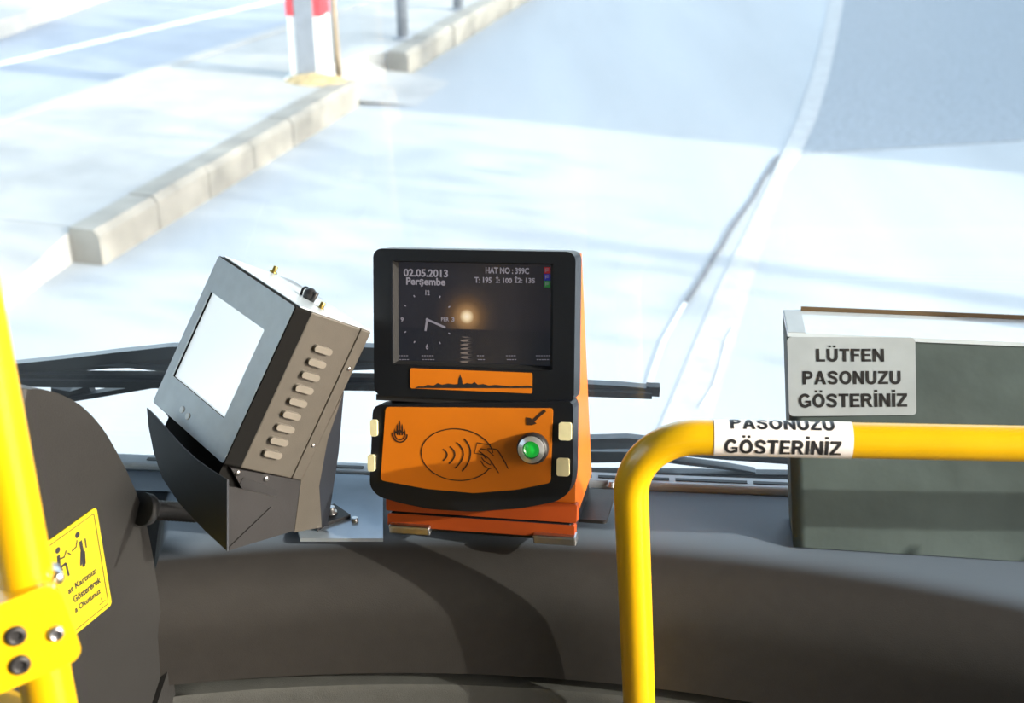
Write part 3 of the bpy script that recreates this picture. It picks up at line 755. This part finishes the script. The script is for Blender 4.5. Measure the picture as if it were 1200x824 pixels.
# connectors and a plug on top
for x, y in ((320, 320), (375, 363)):
    P = CM.inverted() @ on_plane(x, y, CM @ Vector((0, 0, 0)), (CM.to_3x3() @ Vector((0, 0, 1))))
    bm = new(); lathe(bm, [(.0042, 0), (.0042, .0018), (.0026, .002), (.0026, .0075), (.0018, .008)], T(P.x, min(P.y, CD - .006), 0), 12); obj('antenna_connector', bm, M_brass, con)
P = CM.inverted() @ on_plane(362, 348, CM @ Vector((0, 0, .004)), (CM.to_3x3() @ Vector((0, 0, 1)))); P.y = min(P.y, CD - .008)
bm = new(); ball(bm, (P.x, P.y, .006), (.008, .006, .0075)); cyl(bm, (P.x + .007, P.y, .001), (P.x + .009, P.y, .012), .0022, n=8)
plug = obj('cable_plug', bm, M_darksheet, con)
bm = new(); tube(bm, [(P.x - .004 - .010 * math.sin(t * PI / 8), P.y, .010 - .008 * (1 - math.cos(t * PI / 8)) / 1.0 + .004 * math.sin(t * PI / 8)) for t in range(7)], .0013, 8); obj('cable', bm, M_black, con)
# lower housing under the cover
lo1 = cs_(345, 624)
bm = new(); prism(bm, [cs_(x, y, -.0025) for x, y in ((271, 549), (352.5, 563), (344.5, 624), (318, 600), (285, 575))][::-1], -CW + .003, -.0025, CS); bev(bm, .001, 2)
obj('lower_housing', bm, M_darksheet, con)
for x, y in ((281, 550), (312, 561)):
    p = cs_(x, y, -.002); bm = new(); lathe(bm, [(.003, 0), (.0028, .0012), (.0012, .0016)], CS @ T(p[0], min(p[1], -CH - .006), -.0025), 10); obj('screw', bm, M_steel, con)
bm = new(); a = cs_(283, 567); b = cs_(326, 580)
prism(bm, rpoly([(a[0], a[1] - .003), (b[0], b[1] - .005), (b[0], b[1] + .004), (a[0], a[1] + .006)], .002, 2), -.0030, -.0018, CS); obj('cable_slot', bm, M_inkblack, con)
# cradle: front sheet, right cheek, back wedge
CR = -.022
fr_ = [(172, 478), (183, 489), (197, 505), (212, 522), (228, 537), (246, 550), (266, 562), (266, 646), (240, 622), (210, 590), (190, 560), (180, 530), (174, 500)]
bm = new(); prism(bm, [cp_(x, y, -CR) for x, y in fr_][::-1], -CR - .002, -CR, CF); cradle = obj('cradle', bm, M_cradle, con)
c0 = cp_(266, 560, -CR)
ck_ = [(266, 570), (300, 577), (325, 583), (331, 595), (345, 622), (266, 646)]
bm = new(); xo = c0[0] - CW
prism(bm, [cs_(x, y, xo) for x, y in ck_][::-1], xo - .002, xo, CS); obj('cheek', bm, M_darksheet, cradle)
bm = new(); pf = cs_(330, 590, xo)
prism(bm, [cs_(268, 642, xo + .001), cs_(271, 644, xo + .001), cs_(321, 596, xo + .001), cs_(318, 594, xo + .001)], xo, xo + .0012, CS); obj('crease', bm, M_darksheet, cradle)
# rear wedge standing on the dash
wz = 1.3245
CI = CM.inverted()
bm = new(); prism(bm, [cs_(x, y, -.006) for x, y in ((403, 459), (397, 530), (384, 616), (375, 619), (372, 570), (384, 500))][::-1], -.085, -.006, CS); obj('stand_back', bm, M_cradle, con)
bm = new(); prism(bm, [cs_(x, y, -.0035) for x, y in ((353, 562), (403, 459), (384, 515), (374, 570), (377, 618), (345, 624))][::-1], -.09, -.0035, CS)
obj('stand', bm, M_sheet, con)
bm = new(); fp = [on_z(x, y, wz) for x, y in ((372, 623), (381, 617), (411, 607), (392, 594), (372, 598))]
prism(bm, [(p.x, p.y) for p in fp], wz, wz + .004, CI); obj('foot_flange', bm, M_darksheet, con)
p = on_z(388, 601, wz + .004); bm = new(); lathe(bm, [(.0065, 0), (.0065, .0015), (.0042, .002), (.0042, .007), (.003, .0075)], CI @ T(*p), 12); obj('bolt', bm, M_steel, con)

# corrugated hose from the partition to the console
h0, h1 = at_depth(172, 597, 1.215), at_depth(228, 601, 1.262)
hose = thing('corrugated_hose', 'short black corrugated cable hose between partition and console cradle', 'hose', T(*h0))
bm = new(); n = 26
pts = [(h1 - h0) * (k / n) for k in range(n + 1)]
sweep(bm, pts, lambda t: circ(.0072 if int(round(t * n)) % 2 else .0098, 16), Vector((0, 0, 1)), True, True); obj('hose', bm, M_rubber, hose)
bm = new(); d = (h1 - h0).normalized(); cyl(bm, -d * .006, d * .003, .016, .015, 18); obj('collar', bm, M_rubber, hose)

# ------------------------------------------------------------------ partition beside the driver, with its sticker
PAZ = R(24); pn = Vector((math.cos(PAZ), -math.sin(PAZ), 0)); pd = Vector((math.sin(PAZ), math.cos(PAZ), 0))
p0 = pn * -.745
PFW = frame(Vector((p0.x, p0.y, 1.2)), pd, Vector((0, 0, 1)))                # x forwards, y up, normal to the right
part_ = thing('driver_partition', 'dark curved plastic partition at the driver seat, behind the yellow pole', 'partition', PFW)
pp = [(28, 456), (52, 457), (75, 464), (98, 478), (120, 502), (138, 532), (153, 562), (165, 592), (174, 625), (182, 670), (190, 730), (197, 790), (203, 860), (206, 900)]
poly = [Vector(in_frame(PFW, x, y)) for x, y in pp]
def spline(P, n=4):
    out = []
    for i in range(len(P) - 1):
        a, b, c, d = P[max(i - 1, 0)], P[i], P[i + 1], P[min(i + 2, len(P) - 1)]
        for k in range(n):
            t = k / n; out.append(.5 * ((2 * b) + (c - a) * t + (2 * a - 5 * b + 4 * c - d) * t * t + (3 * b - a - 3 * c + d) * t ** 3))
    return out + [P[-1]]
poly = [tuple(q_) for q_ in spline(poly)]
bx_ = poly[0][0] - .30
poly = poly + [(poly[-1][0], -.84), (bx_, -.84), (bx_, poly[0][1] - .01)]
bm = new(); prism(bm, poly, -.07, 0); bev(bm, .020, 5, .35, [e for e in bm.edges if len(e.link_faces) == 2 and abs(e.verts[0].co.z) < 1e-6 and abs(e.verts[1].co.z) < 1e-6])
for f in bm.faces: f.smooth = True
o = obj('shell', bm, M_panel, part_)
md = o.modifiers.new('normals', 'WEIGHTED_NORMAL'); md.keep_sharp = False
cap = on_plane(172, 597, PFW.translation, PFW.col[2].xyz)
# vertical joint and lower pocket piece
bm = new(); a = in_frame(PFW, 196, 772); b = in_frame(PFW, 172, 810)
prism(bm, [(a[0] - .002, a[1]), (a[0] - .002, -.6), (b[0] - .06, -.6), (b[0] - .03, b[1] - .06)], 0, .006); bev(bm, .002, 2); obj('lower_flap', bm, M_panel, part_)
SK = [(44, 645.5), (108, 597), (135, 705), (68, 756)]
ss = [Vector(in_frame(PFW, x, y, .001)) for x, y in SK]
skx1 = (ss[1].x + ss[2].x) / 2; sky1 = ss[1].y; sky0 = ss[2].y; skw = skx1 - Vector(in_frame(PFW, 58, 635, .001)).x
skx0 = skx1 - .085
KT = T((skx0 + skx1) / 2, sky0, .0015)
KW_, KH_ = skx1 - skx0, sky1 - sky0
def kk(x, y):
    a = in_frame(PFW, x, y, .0015); return (a[0] - (skx0 + skx1) / 2, a[1] - sky0)
bm = new(); prism(bm, rrect(-KW_ / 2, 0, KW_ / 2, KH_, .004, 3), -.001, 0); stk = obj('instruction_sticker', bm, M_sticker, (part_, KT)); stk['label'] = 'yellow card instruction sticker with pictogram'; stk = (stk, KT)
bm = new(); stroke(bm, rrect(-KW_ / 2 + .0045, .0045, KW_ / 2 - .0045, KH_ - .0045, .002, 2), .0008, .0003, None, True); obj('border', bm, M_inkblack, stk, False)
bm = new()
hd = Vector(kk(90.5, 627)); hs = abs(kk(90.5, 623)[1] - kk(90.5, 630.5)[1]) / 2
flat(bm, [tuple(hd + Vector(c)) for c in circ(hs, 14)], .0003)
for L, w in (([(94, 634), (97, 650), (98, 664)], 2.9), ([(95, 646), (94.5, 663)], 1.7), ([(98.5, 646), (99.5, 661)], 1.7), ([(90, 633), (89, 641), (84, 646)], 1.2), ([(99.5, 631), (101, 642)], 1.2)):
    stroke(bm, [kk(x, y) for x, y in L], w * .0013, .0003)
hd = Vector(kk(67.5, 645)); flat(bm, [tuple(hd + Vector(c)) for c in circ(hs, 14)], .0003)
for L, w in (([(68, 651), (69, 662), (70, 667)], 2.8), ([(70, 655), (75, 653), (77.5, 645)], 1.2), ([(69, 667), (77, 660)], 2.0), ([(77, 660), (80.5, 675)], 1.8), ([(63, 664), (66, 671), (74, 667)], 1.1), ([(79, 648), (83, 650)], 1.0)):
    stroke(bm, [kk(x, y) for x, y in L], w * .0013, .0003)
obj('pictogram', bm, M_inkblack, stk, False)
bm = new()
xr = kk(113.5, 665)[0]
def krow(s, ytop_px, ybot_px, wid, xright):
    yt = kk(*ytop_px)[1]; yb = kk(*ybot_px)[1]; fit_text(bm, s, xright - wid, yb, xright, yt, .0003, None, .028)
krow('at Kartınızı', (112, 664), (112, 672), .037, kk(112.5, 668)[0])
krow('Göstererek', (117, 674), (117, 683), .036, kk(117.5, 678)[0])
krow('a Okutunuz', (117, 688), (117, 695.5), .034, kk(117.5, 691)[0])
obj('lettering', bm, M_inkblack, stk, False)
bm = new(); c = Vector(kk(119, 702)); 
flat(bm, [tuple(c + Vector(q_) * .6) for q_ in ((-.0012, -.002), (.0012, -.002), (.0014, .001), (0, .004), (-.0014, .001))], .0003); stroke(bm, [tuple(c + Vector((-.004, -.004))), tuple(c + Vector((.004, -.004)))], .0008, .0003)
obj('small_emblem', bm, M_inkblack, stk, False)

# ------------------------------------------------------------------ left yellow pole with clamp
PR = .0165
lp = [(33, 700, .796), (-6, 440, .742)]
P1 = at_depth(35, 700, .80); P2 = at_depth(-15, 440, .745)
dv_ = (P2 - P1) / (P2.z - P1.z)
def pz(z): return P1 + dv_ * (z - P1.z)
base = pz(ZF + .002)
pole = thing('grab_pole', 'upright yellow grab pole at left edge, beside the driver partition', 'pole', T(*base))
bm = new(); tube(bm, [pz(z) - base for z in (ZF + .002, .9, 1.4, 1.8, 2.2, ZC)], PR, 28); obj('tube', bm, M_yellow, pole)
bm = new(); lathe(bm, [(.04, 0), (.04, .006), (.024, .012), (.022, .03)], T(0, 0, 0), 24); obj('floor_flange', bm, M_yellow, pole)
# clamp: a rounded block whose face runs along its own axis towards the driver's side
cc = at_depth(20, 748, .782)
ca, cb = at_depth(-20, 762, .765), at_depth(66, 726, .782)
ex = (cb - ca); ex.z = ex.z; CLM = frame(cc, ex, Vector((0, 0.15, 1)))
clw = ex.length
CT = T(*(-base)) @ CLM
bm = new()
x1 = (CLM.inverted() @ on_plane(81, 722, CLM.translation, CLM.col[2].xyz)).x
yt = (CLM.inverted() @ on_plane(40, 688, CLM.translation, CLM.col[2].xyz)).y; yb = (CLM.inverted() @ on_plane(45, 790, CLM.translation, CLM.col[2].xyz)).y
prism(bm, rrect(-.075, yb, x1, yt, .010, 5), -.034, .004); bev(bm, .0035, 3, .7)
for f in bm.faces: f.smooth = len(f.verts) == 4 and f.calc_area() < 3e-5
clb = obj('clamp', bm, M_yellow, (pole, CT)); clamp = (clb, CT)
for x, y, m, r in ((18, 745, M_darksheet, .0066), (23, 779, M_darksheet, .0066), (65, 742, M_steel, .0052)):
    p = in_frame(CLM, x, y, .004); bm = new()
    lathe(bm, [(r, 0), (r, .0012), (r * .8, .003), (r * .5, .003), (r * .45, .0012)], T(p[0], p[1], .004), 18)
    obj('screw', bm, m, clamp)['label'] = 'bright screw' if m is M_steel else 'dark hex screw'
bm = new(); pc = CLM.inverted() @ at_depth(69, 682, .79)
lathe(bm, [(.0045, -.012), (.0045, .002), (.003, .004), (.001, .0045)], T(pc.x, pc.y, -.012), 14); obj('pin', bm, M_steel, clamp)
# second pole in the clamp, lower left
Q1 = at_depth(-2, 830, .86)
pole2 = thing('grab_pole', 'second yellow pole, lowest at the left corner under the clamp', 'pole', T(Q1.x, Q1.y, ZF + .002))
bm = new(); tube(bm, [Vector((0, 0, 0)), Vector((0, 0, (Q1.z - ZF)))], PR, 24); obj('tube', bm, M_yellow, pole2)
bm = new(); lathe(bm, [(.04, 0), (.04, .006), (.024, .012), (.022, .03)], T(0, 0, 0), 24); obj('floor_flange', bm, M_yellow, pole2)

# ------------------------------------------------------------------ yellow rail on the right
RR = .0160
S1 = at_depth(842, 513, 1.143); S2 = at_depth(1200, 520, 1.118)
hd_ = (S2 - S1).normalized(); rn = hd_.cross(Vector((0, 0, 1))).normalized()
A = on_plane(742, 640, S1, rn); Bq = on_plane(749, 824, S1, rn); vd_ = (A - Bq).normalized()
# corner = closest point between the two centre lines
w_ = A - S1; aa, bb, cc_ = vd_.dot(vd_), vd_.dot(hd_), hd_.dot(hd_); dd_, ee = vd_.dot(w_), hd_.dot(w_)
den = aa * cc_ - bb * bb; corner = (A + vd_ * ((bb * ee - cc_ * dd_) / den) + S1 + hd_ * ((aa * ee - bb * dd_) / den)) / 2
rb = .062
path = []
foot = corner - vd_ * ((corner.z - ZF - .004) / vd_.z)
for k in range(7): path.append(foot.lerp(corner - vd_ * rb, k / 6))
Ba, Bb = corner - vd_ * rb, corner + hd_ * rb
cen = corner - vd_ * rb + hd_ * rb
for k in range(1, 14):
    t = PI / 2 * k / 14; path.append(cen - hd_ * rb * math.cos(t) + vd_ * rb * math.sin(t))
endu = (BUS.inverted() @ Bb).x; hb = BUS.inverted().to_3x3() @ hd_
Lh = (UR - endu) / hb.x
for k in range(0, 9): path.append(Bb + hd_ * Lh * k / 8)
rail = thing('guard_rail', 'yellow bent guard rail standing in front of the dash on the right', 'rail', T(*foot))
bm = new(); tube(bm, [p - foot for p in path], RR, 32, Vector((0, 1, 0))); obj('tube', bm, M_yellow, rail)
bm = new(); lathe(bm, [(.04, 0), (.04, .006), (.024, .012), (.022, .03)], T(0, 0, 0), 24); obj('floor_flange', bm, M_yellow, rail)
# wrap-around sticker on the rail
n_ = Vector((0, -1, 0)); n_ = (n_ - hd_ * n_.dot(hd_)).normalized(); upv = hd_.cross(n_) * 1
if upv.z < 0: upv = -upv
xs0 = (on_plane(836, 513, S1, n_) - S1).dot(hd_); xs1 = (on_plane(997, 516, S1, n_) - S1).dot(hd_)
wm = S1 + hd_ * ((xs0 + xs1) / 2)
WT = T(*(wm - foot))
hw = (xs1 - xs0) / 2
bm = new(); rs = RR + .0004; rows = []
for i in range(2):
    rows.append([bm.verts.new(hd_ * (-hw + 2 * hw * i) + n_ * rs * math.cos(R(a)) + upv * rs * math.sin(R(a))) for a in range(-75, 196, 6)])
for k in range(len(rows[0]) - 1):
    f = bm.faces.new((rows[0][k], rows[1][k], rows[1][k + 1], rows[0][k + 1])); f.smooth = True
wrap = obj('sticker', bm, M_white, (rail, WT)); wrap['label'] = 'white wrapped sticker reading PASONUZU GÖSTERİNİZ'; wrap = (wrap, WT)
def wrap_text(s, xa, xb, arc_lo, arc_hi):
    b = sign_text(s, xa, arc_lo, xb, arc_hi)
    k = arc_lo
    while k < arc_hi * 1.3 + .004:
        bmesh.ops.bisect_plane(b, geom=b.verts[:] + b.edges[:] + b.faces[:], plane_co=(0, k, 0), plane_no=(0, 1, 0)); k += .0009
    r = rs + .0003
    for v in b.verts:
        a = v.co.y / RR; v.co = hd_ * v.co.x + n_ * r * math.cos(a) + upv * r * math.sin(a)
    return b
view_up = math.atan2(math.sin(R(29)), math.cos(R(29)))       # the camera looks down on the tube
fx = lambda px: ((px - 836) / 161 - .5) * 2 * hw
def arc_at(py): return RR * (view_up + math.asin(max(-1, min(1, (514.5 - py) / 21.0))))
bm = new()
cap_h = arc_at(516) - arc_at(531.4)
for s, xa, xb, y0 in (('PASONUZU', 855, 976, 504.4), ('GÖSTERİNİZ', 848, 983, 531.4)):
    a0 = arc_at(y0); a1 = a0 + cap_h
    b = wrap_text(s, fx(xa), fx(xb), a0, a1); me = bpy.data.meshes.new('t'); b.to_mesh(me); b.free(); bm.from_mesh(me); bpy.data.meshes.remove(me)
obj('lettering', bm, M_inkblack, wrap, False)

# ------------------------------------------------------------------ grey green box with its sticker
b0 = on_z(930, 641, 1.3215); br = on_z(1200, 658, 1.3215)
ex = (br - b0); ex.z = 0
BXM = frame(b0, ex, Vector((0, .25, 1)))                     # the front leans back a little
bxw = .46
tl = Vector(in_frame(BXM, 922.5, 394))
bxh = tl.y
box_t = thing('covered_box', 'grey green leatherette covered box on the dash right of the rail', 'box', BXM)
lean = BXM.inverted().to_3x3() @ Vector((0, 0, 1)); back = BXM.inverted().to_3x3() @ (Vector((0, 0, 1)).cross(ex.normalized()) * 1.0)
DB = .058
def grid_face(bm, c, nx, ny, amp):
    """wrinkled quad face between four corners"""
    V = [[None] * (ny + 1) for _ in range(nx + 1)]
    nrm = (c[1] - c[0]).cross(c[3] - c[0]).normalized()
    for i in range(nx + 1):
        for j in range(ny + 1):
            a, b = i / nx, j / ny; p = (c[0] * (1 - a) + c[1] * a) * (1 - b) + (c[3] * (1 - a) + c[2] * a) * b
            edge = min(a, 1 - a, b, 1 - b)
            w = math.sin(7 * a + 9 * b + 1.3 * math.sin(11 * b)) * .5 + math.sin(19 * a - 13 * b) * .3 + math.sin(31 * b + 8 * a) * .2
            V[i][j] = bm.verts.new(p + nrm * (amp * w * min(1, edge * 8)))
    for i in range(nx):
        for j in range(ny):
            f = bm.faces.new((V[i][j], V[i + 1][j], V[i + 1][j + 1], V[i][j + 1])); f.smooth = True
f0, f1 = Vector((0, 0, 0)), Vector((bxw, 0, 0)); f3 = Vector((tl.x, bxh, 0)); f2 = Vector((bxw, bxh + .002, 0))
bk = back * DB
if (BXM.to_3x3() @ back).y < 0: bk = -bk
bm = new()
bot = bk * 1.0 + Vector((0, 0, 0))
grid_face(bm, [f0, f1, f2, f3], 36, 18, .0022)
grid_face(bm, [f0 + bk, f0, f3, f3 + bk], 4, 18, .0010)
grid_face(bm, [f1, f1 + bk, f2 + bk, f2], 4, 18, .0010)
grid_face(bm, [f1 + bk, f0 + bk, f3 + bk, f2 + bk], 18, 9, .0010)
grid_face(bm, [f0, f0 + bk, f1 + bk, f1], 4, 4, 0)
bmesh.ops.remove_doubles(bm, verts=bm.verts, dist=1e-5)
obj('cover', bm, M_vinyl, box_t)
bm = new(); e_ = Vector((0, .004, 0))
V8 = [f3 + Vector((0, 0, .002)), f2 + Vector((0, 0, .002)), f2 + bk, f3 + bk]
lo_ = [bm.verts.new(v) for v in V8]; hi_ = [bm.verts.new(v + e_) for v in V8]
bm.faces.new(lo_[::-1]); bm.faces.new(hi_)
for i in range(4): bm.faces.new((lo_[i], lo_[(i + 1) % 4], hi_[(i + 1) % 4], hi_[i]))
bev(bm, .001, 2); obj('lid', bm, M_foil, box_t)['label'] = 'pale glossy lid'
bm = new(); s0 = f3 + e_ + Vector((.018, 0, 0)); 
sweep(bm, [s0 + bk * .98, f2 + e_ + bk * .98], [(-.002, 0), (.002, 0), (.002, .004), (-.002, .004)], Vector((0, 1, 0))); obj('rear_strip', bm, M_brown, box_t)['label'] = 'brown board strip'
bm = new(); t0 = f3 + e_ + Vector((.0005, .0002, .002)); t1 = t0 + Vector((.017, 0, 0)); tb = bk * .96
v = [bm.verts.new(p + o_) for o_ in (Vector((0, 0, 0)), Vector((0, .0005, 0))) for p in (t0, t1, t1 + tb, t0 + tb)]
for q_ in ((0, 1, 2, 3), (4, 5, 6, 7), (0, 1, 5, 4), (1, 2, 6, 5), (2, 3, 7, 6), (3, 0, 4, 7)): bm.faces.new([v[k] for k in q_])
obj('tape', bm, M_greysticker, box_t)
SZ = .0032
KQ = [Vector(in_frame(BXM, x, y, SZ)) for x, y in ((925, 488), (1074, 486.5), (1072.5, 395.5), (922.5, 395))]
ko = sum(KQ, Vector((0, 0))) / 4
def kq(x, y):                                       # position on the sticker, measured in the photograph, to its own plane
    a = (x - 924) / 149.5; b = (487.2 - y) / 92.0
    return (KQ[0] * (1 - a) + KQ[1] * a) * (1 - b) + (KQ[3] * (1 - a) + KQ[2] * a) * b - ko
ST = T(ko.x, ko.y, SZ)
bm = new(); prism(bm, [tuple(kq(x, 882.4 - y)) for x, y in rrect(924, 395.2, 1073.5, 487.2, 5, 4)], -.0014, 0)
stb = obj('sticker', bm, M_greysticker, (box_t, ST)); stb['label'] = 'worn white sticker reading LÜTFEN PASONUZU GÖSTERİNİZ'; stb = (stb, ST)
bm = new()
for s, x0, y0, x1_, y1 in (('LÜTFEN', 957.5, 408.5, 1037, 423.5), ('PASONUZU', 941, 434.5, 1056, 450), ('GÖSTERİNİZ', 935.5, 461, 1063, 477)):
    t_ = sign_text(s, x0, -y1, x1_, -y0)
    for v in t_.verts: q_ = kq(v.co.x, -v.co.y); v.co = Vector((q_.x, q_.y, .0003))
    me = bpy.data.meshes.new('t'); t_.to_mesh(me); t_.free(); bm.from_mesh(me); bpy.data.meshes.remove(me)
obj('lettering', bm, M_inkblack, stb, False)

# ------------------------------------------------------------------ wipers outside the windscreen
def wiper(label, parts, origin):
    o_ = on_v(*origin, 1.32); w = thing('windscreen_wiper', label, 'wiper', T(*o_), 'windscreen wipers')
    for nm, v, pts, hh, m in parts:
        bm = new(); P_ = [on_v(x, y, v) - o_ for x, y in pts]
        hs_ = (lambda t: [(-.006, -(hh[0] + (hh[1] - hh[0]) * t)), (.006, -(hh[0] + (hh[1] - hh[0]) * t)), (.006, hh[0] + (hh[1] - hh[0]) * t), (-.006, hh[0] + (hh[1] - hh[0]) * t)])
        sweep(bm, P_, hs_, Vector((0, 0, 1))); obj(nm, bm, m, w)
    return w
M_arm = mat('wiper_arm_paint', (.016, .020, .028), .3, var=.1)
M_arm2 = mat('pale_wiper_arm', (.09, .11, .14), .35, var=.1)  # paler blue-grey tone for the lower arm and claw
wiper('long black wiper lying across the windscreen behind the console and card reader', [
    ('arm', 1.325, [(-60, 437), (20, 430), (80, 424), (140, 417), (200, 411), (300, 408), (400, 411), (445, 413), (520, 420)], (.006, .009), M_arm),
    ('lower_arm', 1.327, [(20, 434), (90, 424), (130, 424), (180, 429), (230, 433), (330, 432), (440, 428)], (.003, .003), M_arm2),
    ('arm_web', 1.332, [(60, 432), (130, 424), (200, 421), (330, 419), (440, 420)], (.004, .012), M_rubber),
    ('blade', 1.318, [(-60, 438), (100, 440), (300, 441), (500, 444), (640, 448), (730, 453), (771, 457)], (.0035, .0035), M_arm),
    ('rubber', 1.312, [(-60, 446), (100, 448), (300, 450), (500, 453), (640, 457), (764, 462)], (.0045, .0035), M_rubber),
    ('end_cap', 1.318, [(757, 456), (773, 457)], (.006, .006), M_rubber),
    ('link', 1.335, [(60, 470), (110, 462), (180, 450), (230, 441)], (.003, .003), M_rubber),
    ('pivot', 1.340, [(62, 458), (85, 462), (108, 455)], (.007, .006), M_rubber)], (90, 440))
wiper('lower black wiper at right, passing behind the rail and box', [
    ('arm', 1.325, [(560, 519), (690, 518), (735, 517), (790, 524), (850, 529), (925, 534), (1050, 541)], (.0065, .009), M_arm),
    ('arm_web', 1.330, [(560, 533), (690, 533), (735, 533), (790, 531)], (.0085, .006), M_arm),
    ('blade', 1.318, [(560, 551), (690, 553), (800, 554), (925, 556), (1050, 559)], (.0024, .003), M_arm),
    ('rubber', 1.312, [(560, 556), (690, 557), (800, 559.5), (925, 562), (1050, 565)], (.0035, .004), M_rubber),
    ('claw', 1.320, [(760, 534), (800, 540), (850, 546), (885, 552)], (.0028, .0014), M_arm2)], (740, 545))

# ------------------------------------------------------------------ posts on the median
M_grey = mat('grey_steel_post', (.20, .22, .25), .5, var=.1)
M_red = mat('red_paint', (.60, .04, .05), .5, var=.08)
M_wpost = mat('white_paint', (.72, .71, .68), .5, var=.06)
pb_ = on_z(361, 93, .152)
PM = T(pb_.x, pb_.y, .152) @ Matrix.Rotation(-ROAD_AZ + R(8), 4, 'Z')
post = thing('marker_post', 'white and red marker post with a face greyed for shade at the kerb end', 'post', PM)
w2 = .112
bm = new(); box(bm, (0, .09, .60), (2 * w2, .18, 1.2)); bev(bm, .006); obj('column', bm, M_wpost, post)
bm = new(); box(bm, (.0, -.004, .61), (.125, .012, 1.16)); bev(bm, .003); obj('shaded_face', bm, M_grey, post)['label'] = 'front face with its shade painted grey'  # shade on the post's front, put in as a grey panel
for z0 in (.40, .84):
    bm = new(); ring(bm, [(-w2 - .004, -.004), (w2 + .004, -.004), (w2 + .004, .184), (-w2 - .004, .184)], [(-w2, 0), (w2, 0), (w2, .18), (-w2, .18)], z0, z0 + .22); obj('red_band', bm, M_red, post)['label'] = 'red painted band'
bm = new(); box(bm, (0, .08, .004), (.29, .26, .012)); bev(bm, .003); obj('base_plate', bm, M_wpost, post)
sp_ = on_z(397, 93, .152)
stake = thing('leaning_stake', 'thin brown stake leaning beside the white and red marker post', 'stake', T(*sp_))
bm = new(); cyl(bm, (0, 0, 0), (-.01, .02, .62), .022, .016, 10); obj('stick', bm, mat('brown_wood', (.22, .17, .11), .8, var=.2), stake)
bm = new(); cyl(bm, (.02, -.03, 0), (.0, .02, .30), .010, .008, 8); obj('twig', bm, MATS['brown_wood'], stake)
bo = None
for (x, y, r, lab) in ((472, 45, .042, 'slim grey bollard on the median, the nearer one'), (537, 11, .042, 'slim grey bollard on the median, the farther one at the top edge')):
    p = on_z(x, y, .148); b = thing('bollard', lab, 'bollard', T(p.x, p.y, .148), 'bollards on the median')
    bm = new(); lathe(bm, [(r, 0), (r, 1.02), (r * .8, 1.06), (r * .3, 1.08)], None, 18); obj('shaft', bm, M_grey, b)
    bm = new(); lathe(bm, [(r + .03, 0), (r + .03, .01), (r + .004, .014)], None, 18); obj('base_plate', bm, M_grey, b)

# ------------------------------------------------------------------ what shades the street: trees and a house out of frame to the right
M_leaf = mat('leaf_green', (.06, .11, .03), .6, var=.3); M_bark = mat('bark', (.12, .09, .06), .9, var=.3)
def tree(x, y, h, rad, n, label, trunk=.11, leaf=.16):
    t = thing('street_tree', label, 'tree', T(x, y, 0), 'street trees right of the road')
    bm = new(); sweep(bm, [(0, 0, 0), (.05, .02, h * .4), (0, .05, h * .8), (.05, 0, h)], lambda q: circ(trunk * (1 - .5 * q), 10), Vector((0, 1, 0)), True, True); obj('trunk', bm, M_bark, t)
    bm = new()
    for c in range(n // 40):
        while True:
            p = Vector((random.uniform(-1, 1), random.uniform(-1, 1), random.uniform(-1, 1)))
            if p.length < 1: break
        p = Vector((p.x * rad, p.y * rad, p.z * rad * .7 + h))
        for k in range(40):
            q = p + Vector((random.gauss(0, .22), random.gauss(0, .22), random.gauss(0, .18)))
            M = T(*q) @ Euler((random.uniform(0, 6), random.uniform(0, 6), random.uniform(0, 6))).to_matrix().to_4x4()
            s = leaf * random.uniform(.6, 1.2)
            bm.faces.new([bm.verts.new(M @ Vector(v)) for v in ((-s / 2, 0, 0), (0, -s / 4, .01), (s / 2, 0, 0), (0, s / 4, .01))])
    o = obj('foliage', bm, M_leaf, t, False); o['kind'] = 'stuff'
def street(s, t, z=0): return ROAD @ Vector((t, s, z))
# house: its eave throws the shade edge that runs along the street
HT = 10.8; HH = (HT - .32) / SUN_H.dot(RQ) * math.tan(SUN_EL)
M_house = mat('plaster', (.45, .40, .33), .8, var=.1)
hs0 = 1.9
house = thing('street_house', 'plain low street house out of view on the right', 'house', ROAD @ T(HT + 3, hs0 + 15, 0))
bm = new(); box(bm, (0, 0, HH / 2), (6, 30, HH)); obj('wall', bm, M_house, house)
bm = new(); box(bm, (0, 0, HH + .06), (6.1, 30.1, .12)); obj('roof', bm, M_tar, house)
for k in range(5):
    bm = new(); box(bm, (-3.0, -11 + k * 5.5, 1.9), (.06, 1.3, 1.4)); wv_ = obj('window', bm, M_frame, house)
def tree_for(x, y, z, h, *a, **k):
    """a tree whose crown stands between the sun and the point x, y, z"""
    d = (h - z) / math.tan(SUN_EL); tree(x + SUN_H.x * d, y + SUN_H.y * d, h, *a, **k)
tree_for(-1.55, 6.3, .1, 4.6, 1.5, 1500, 'leafy street tree out of view at right, nearest the bus')
tree_for(-2.4, 10.0, .1, 4.4, 1.3, 1300, 'tall sparse street tree out of view at right, above the house', .09)
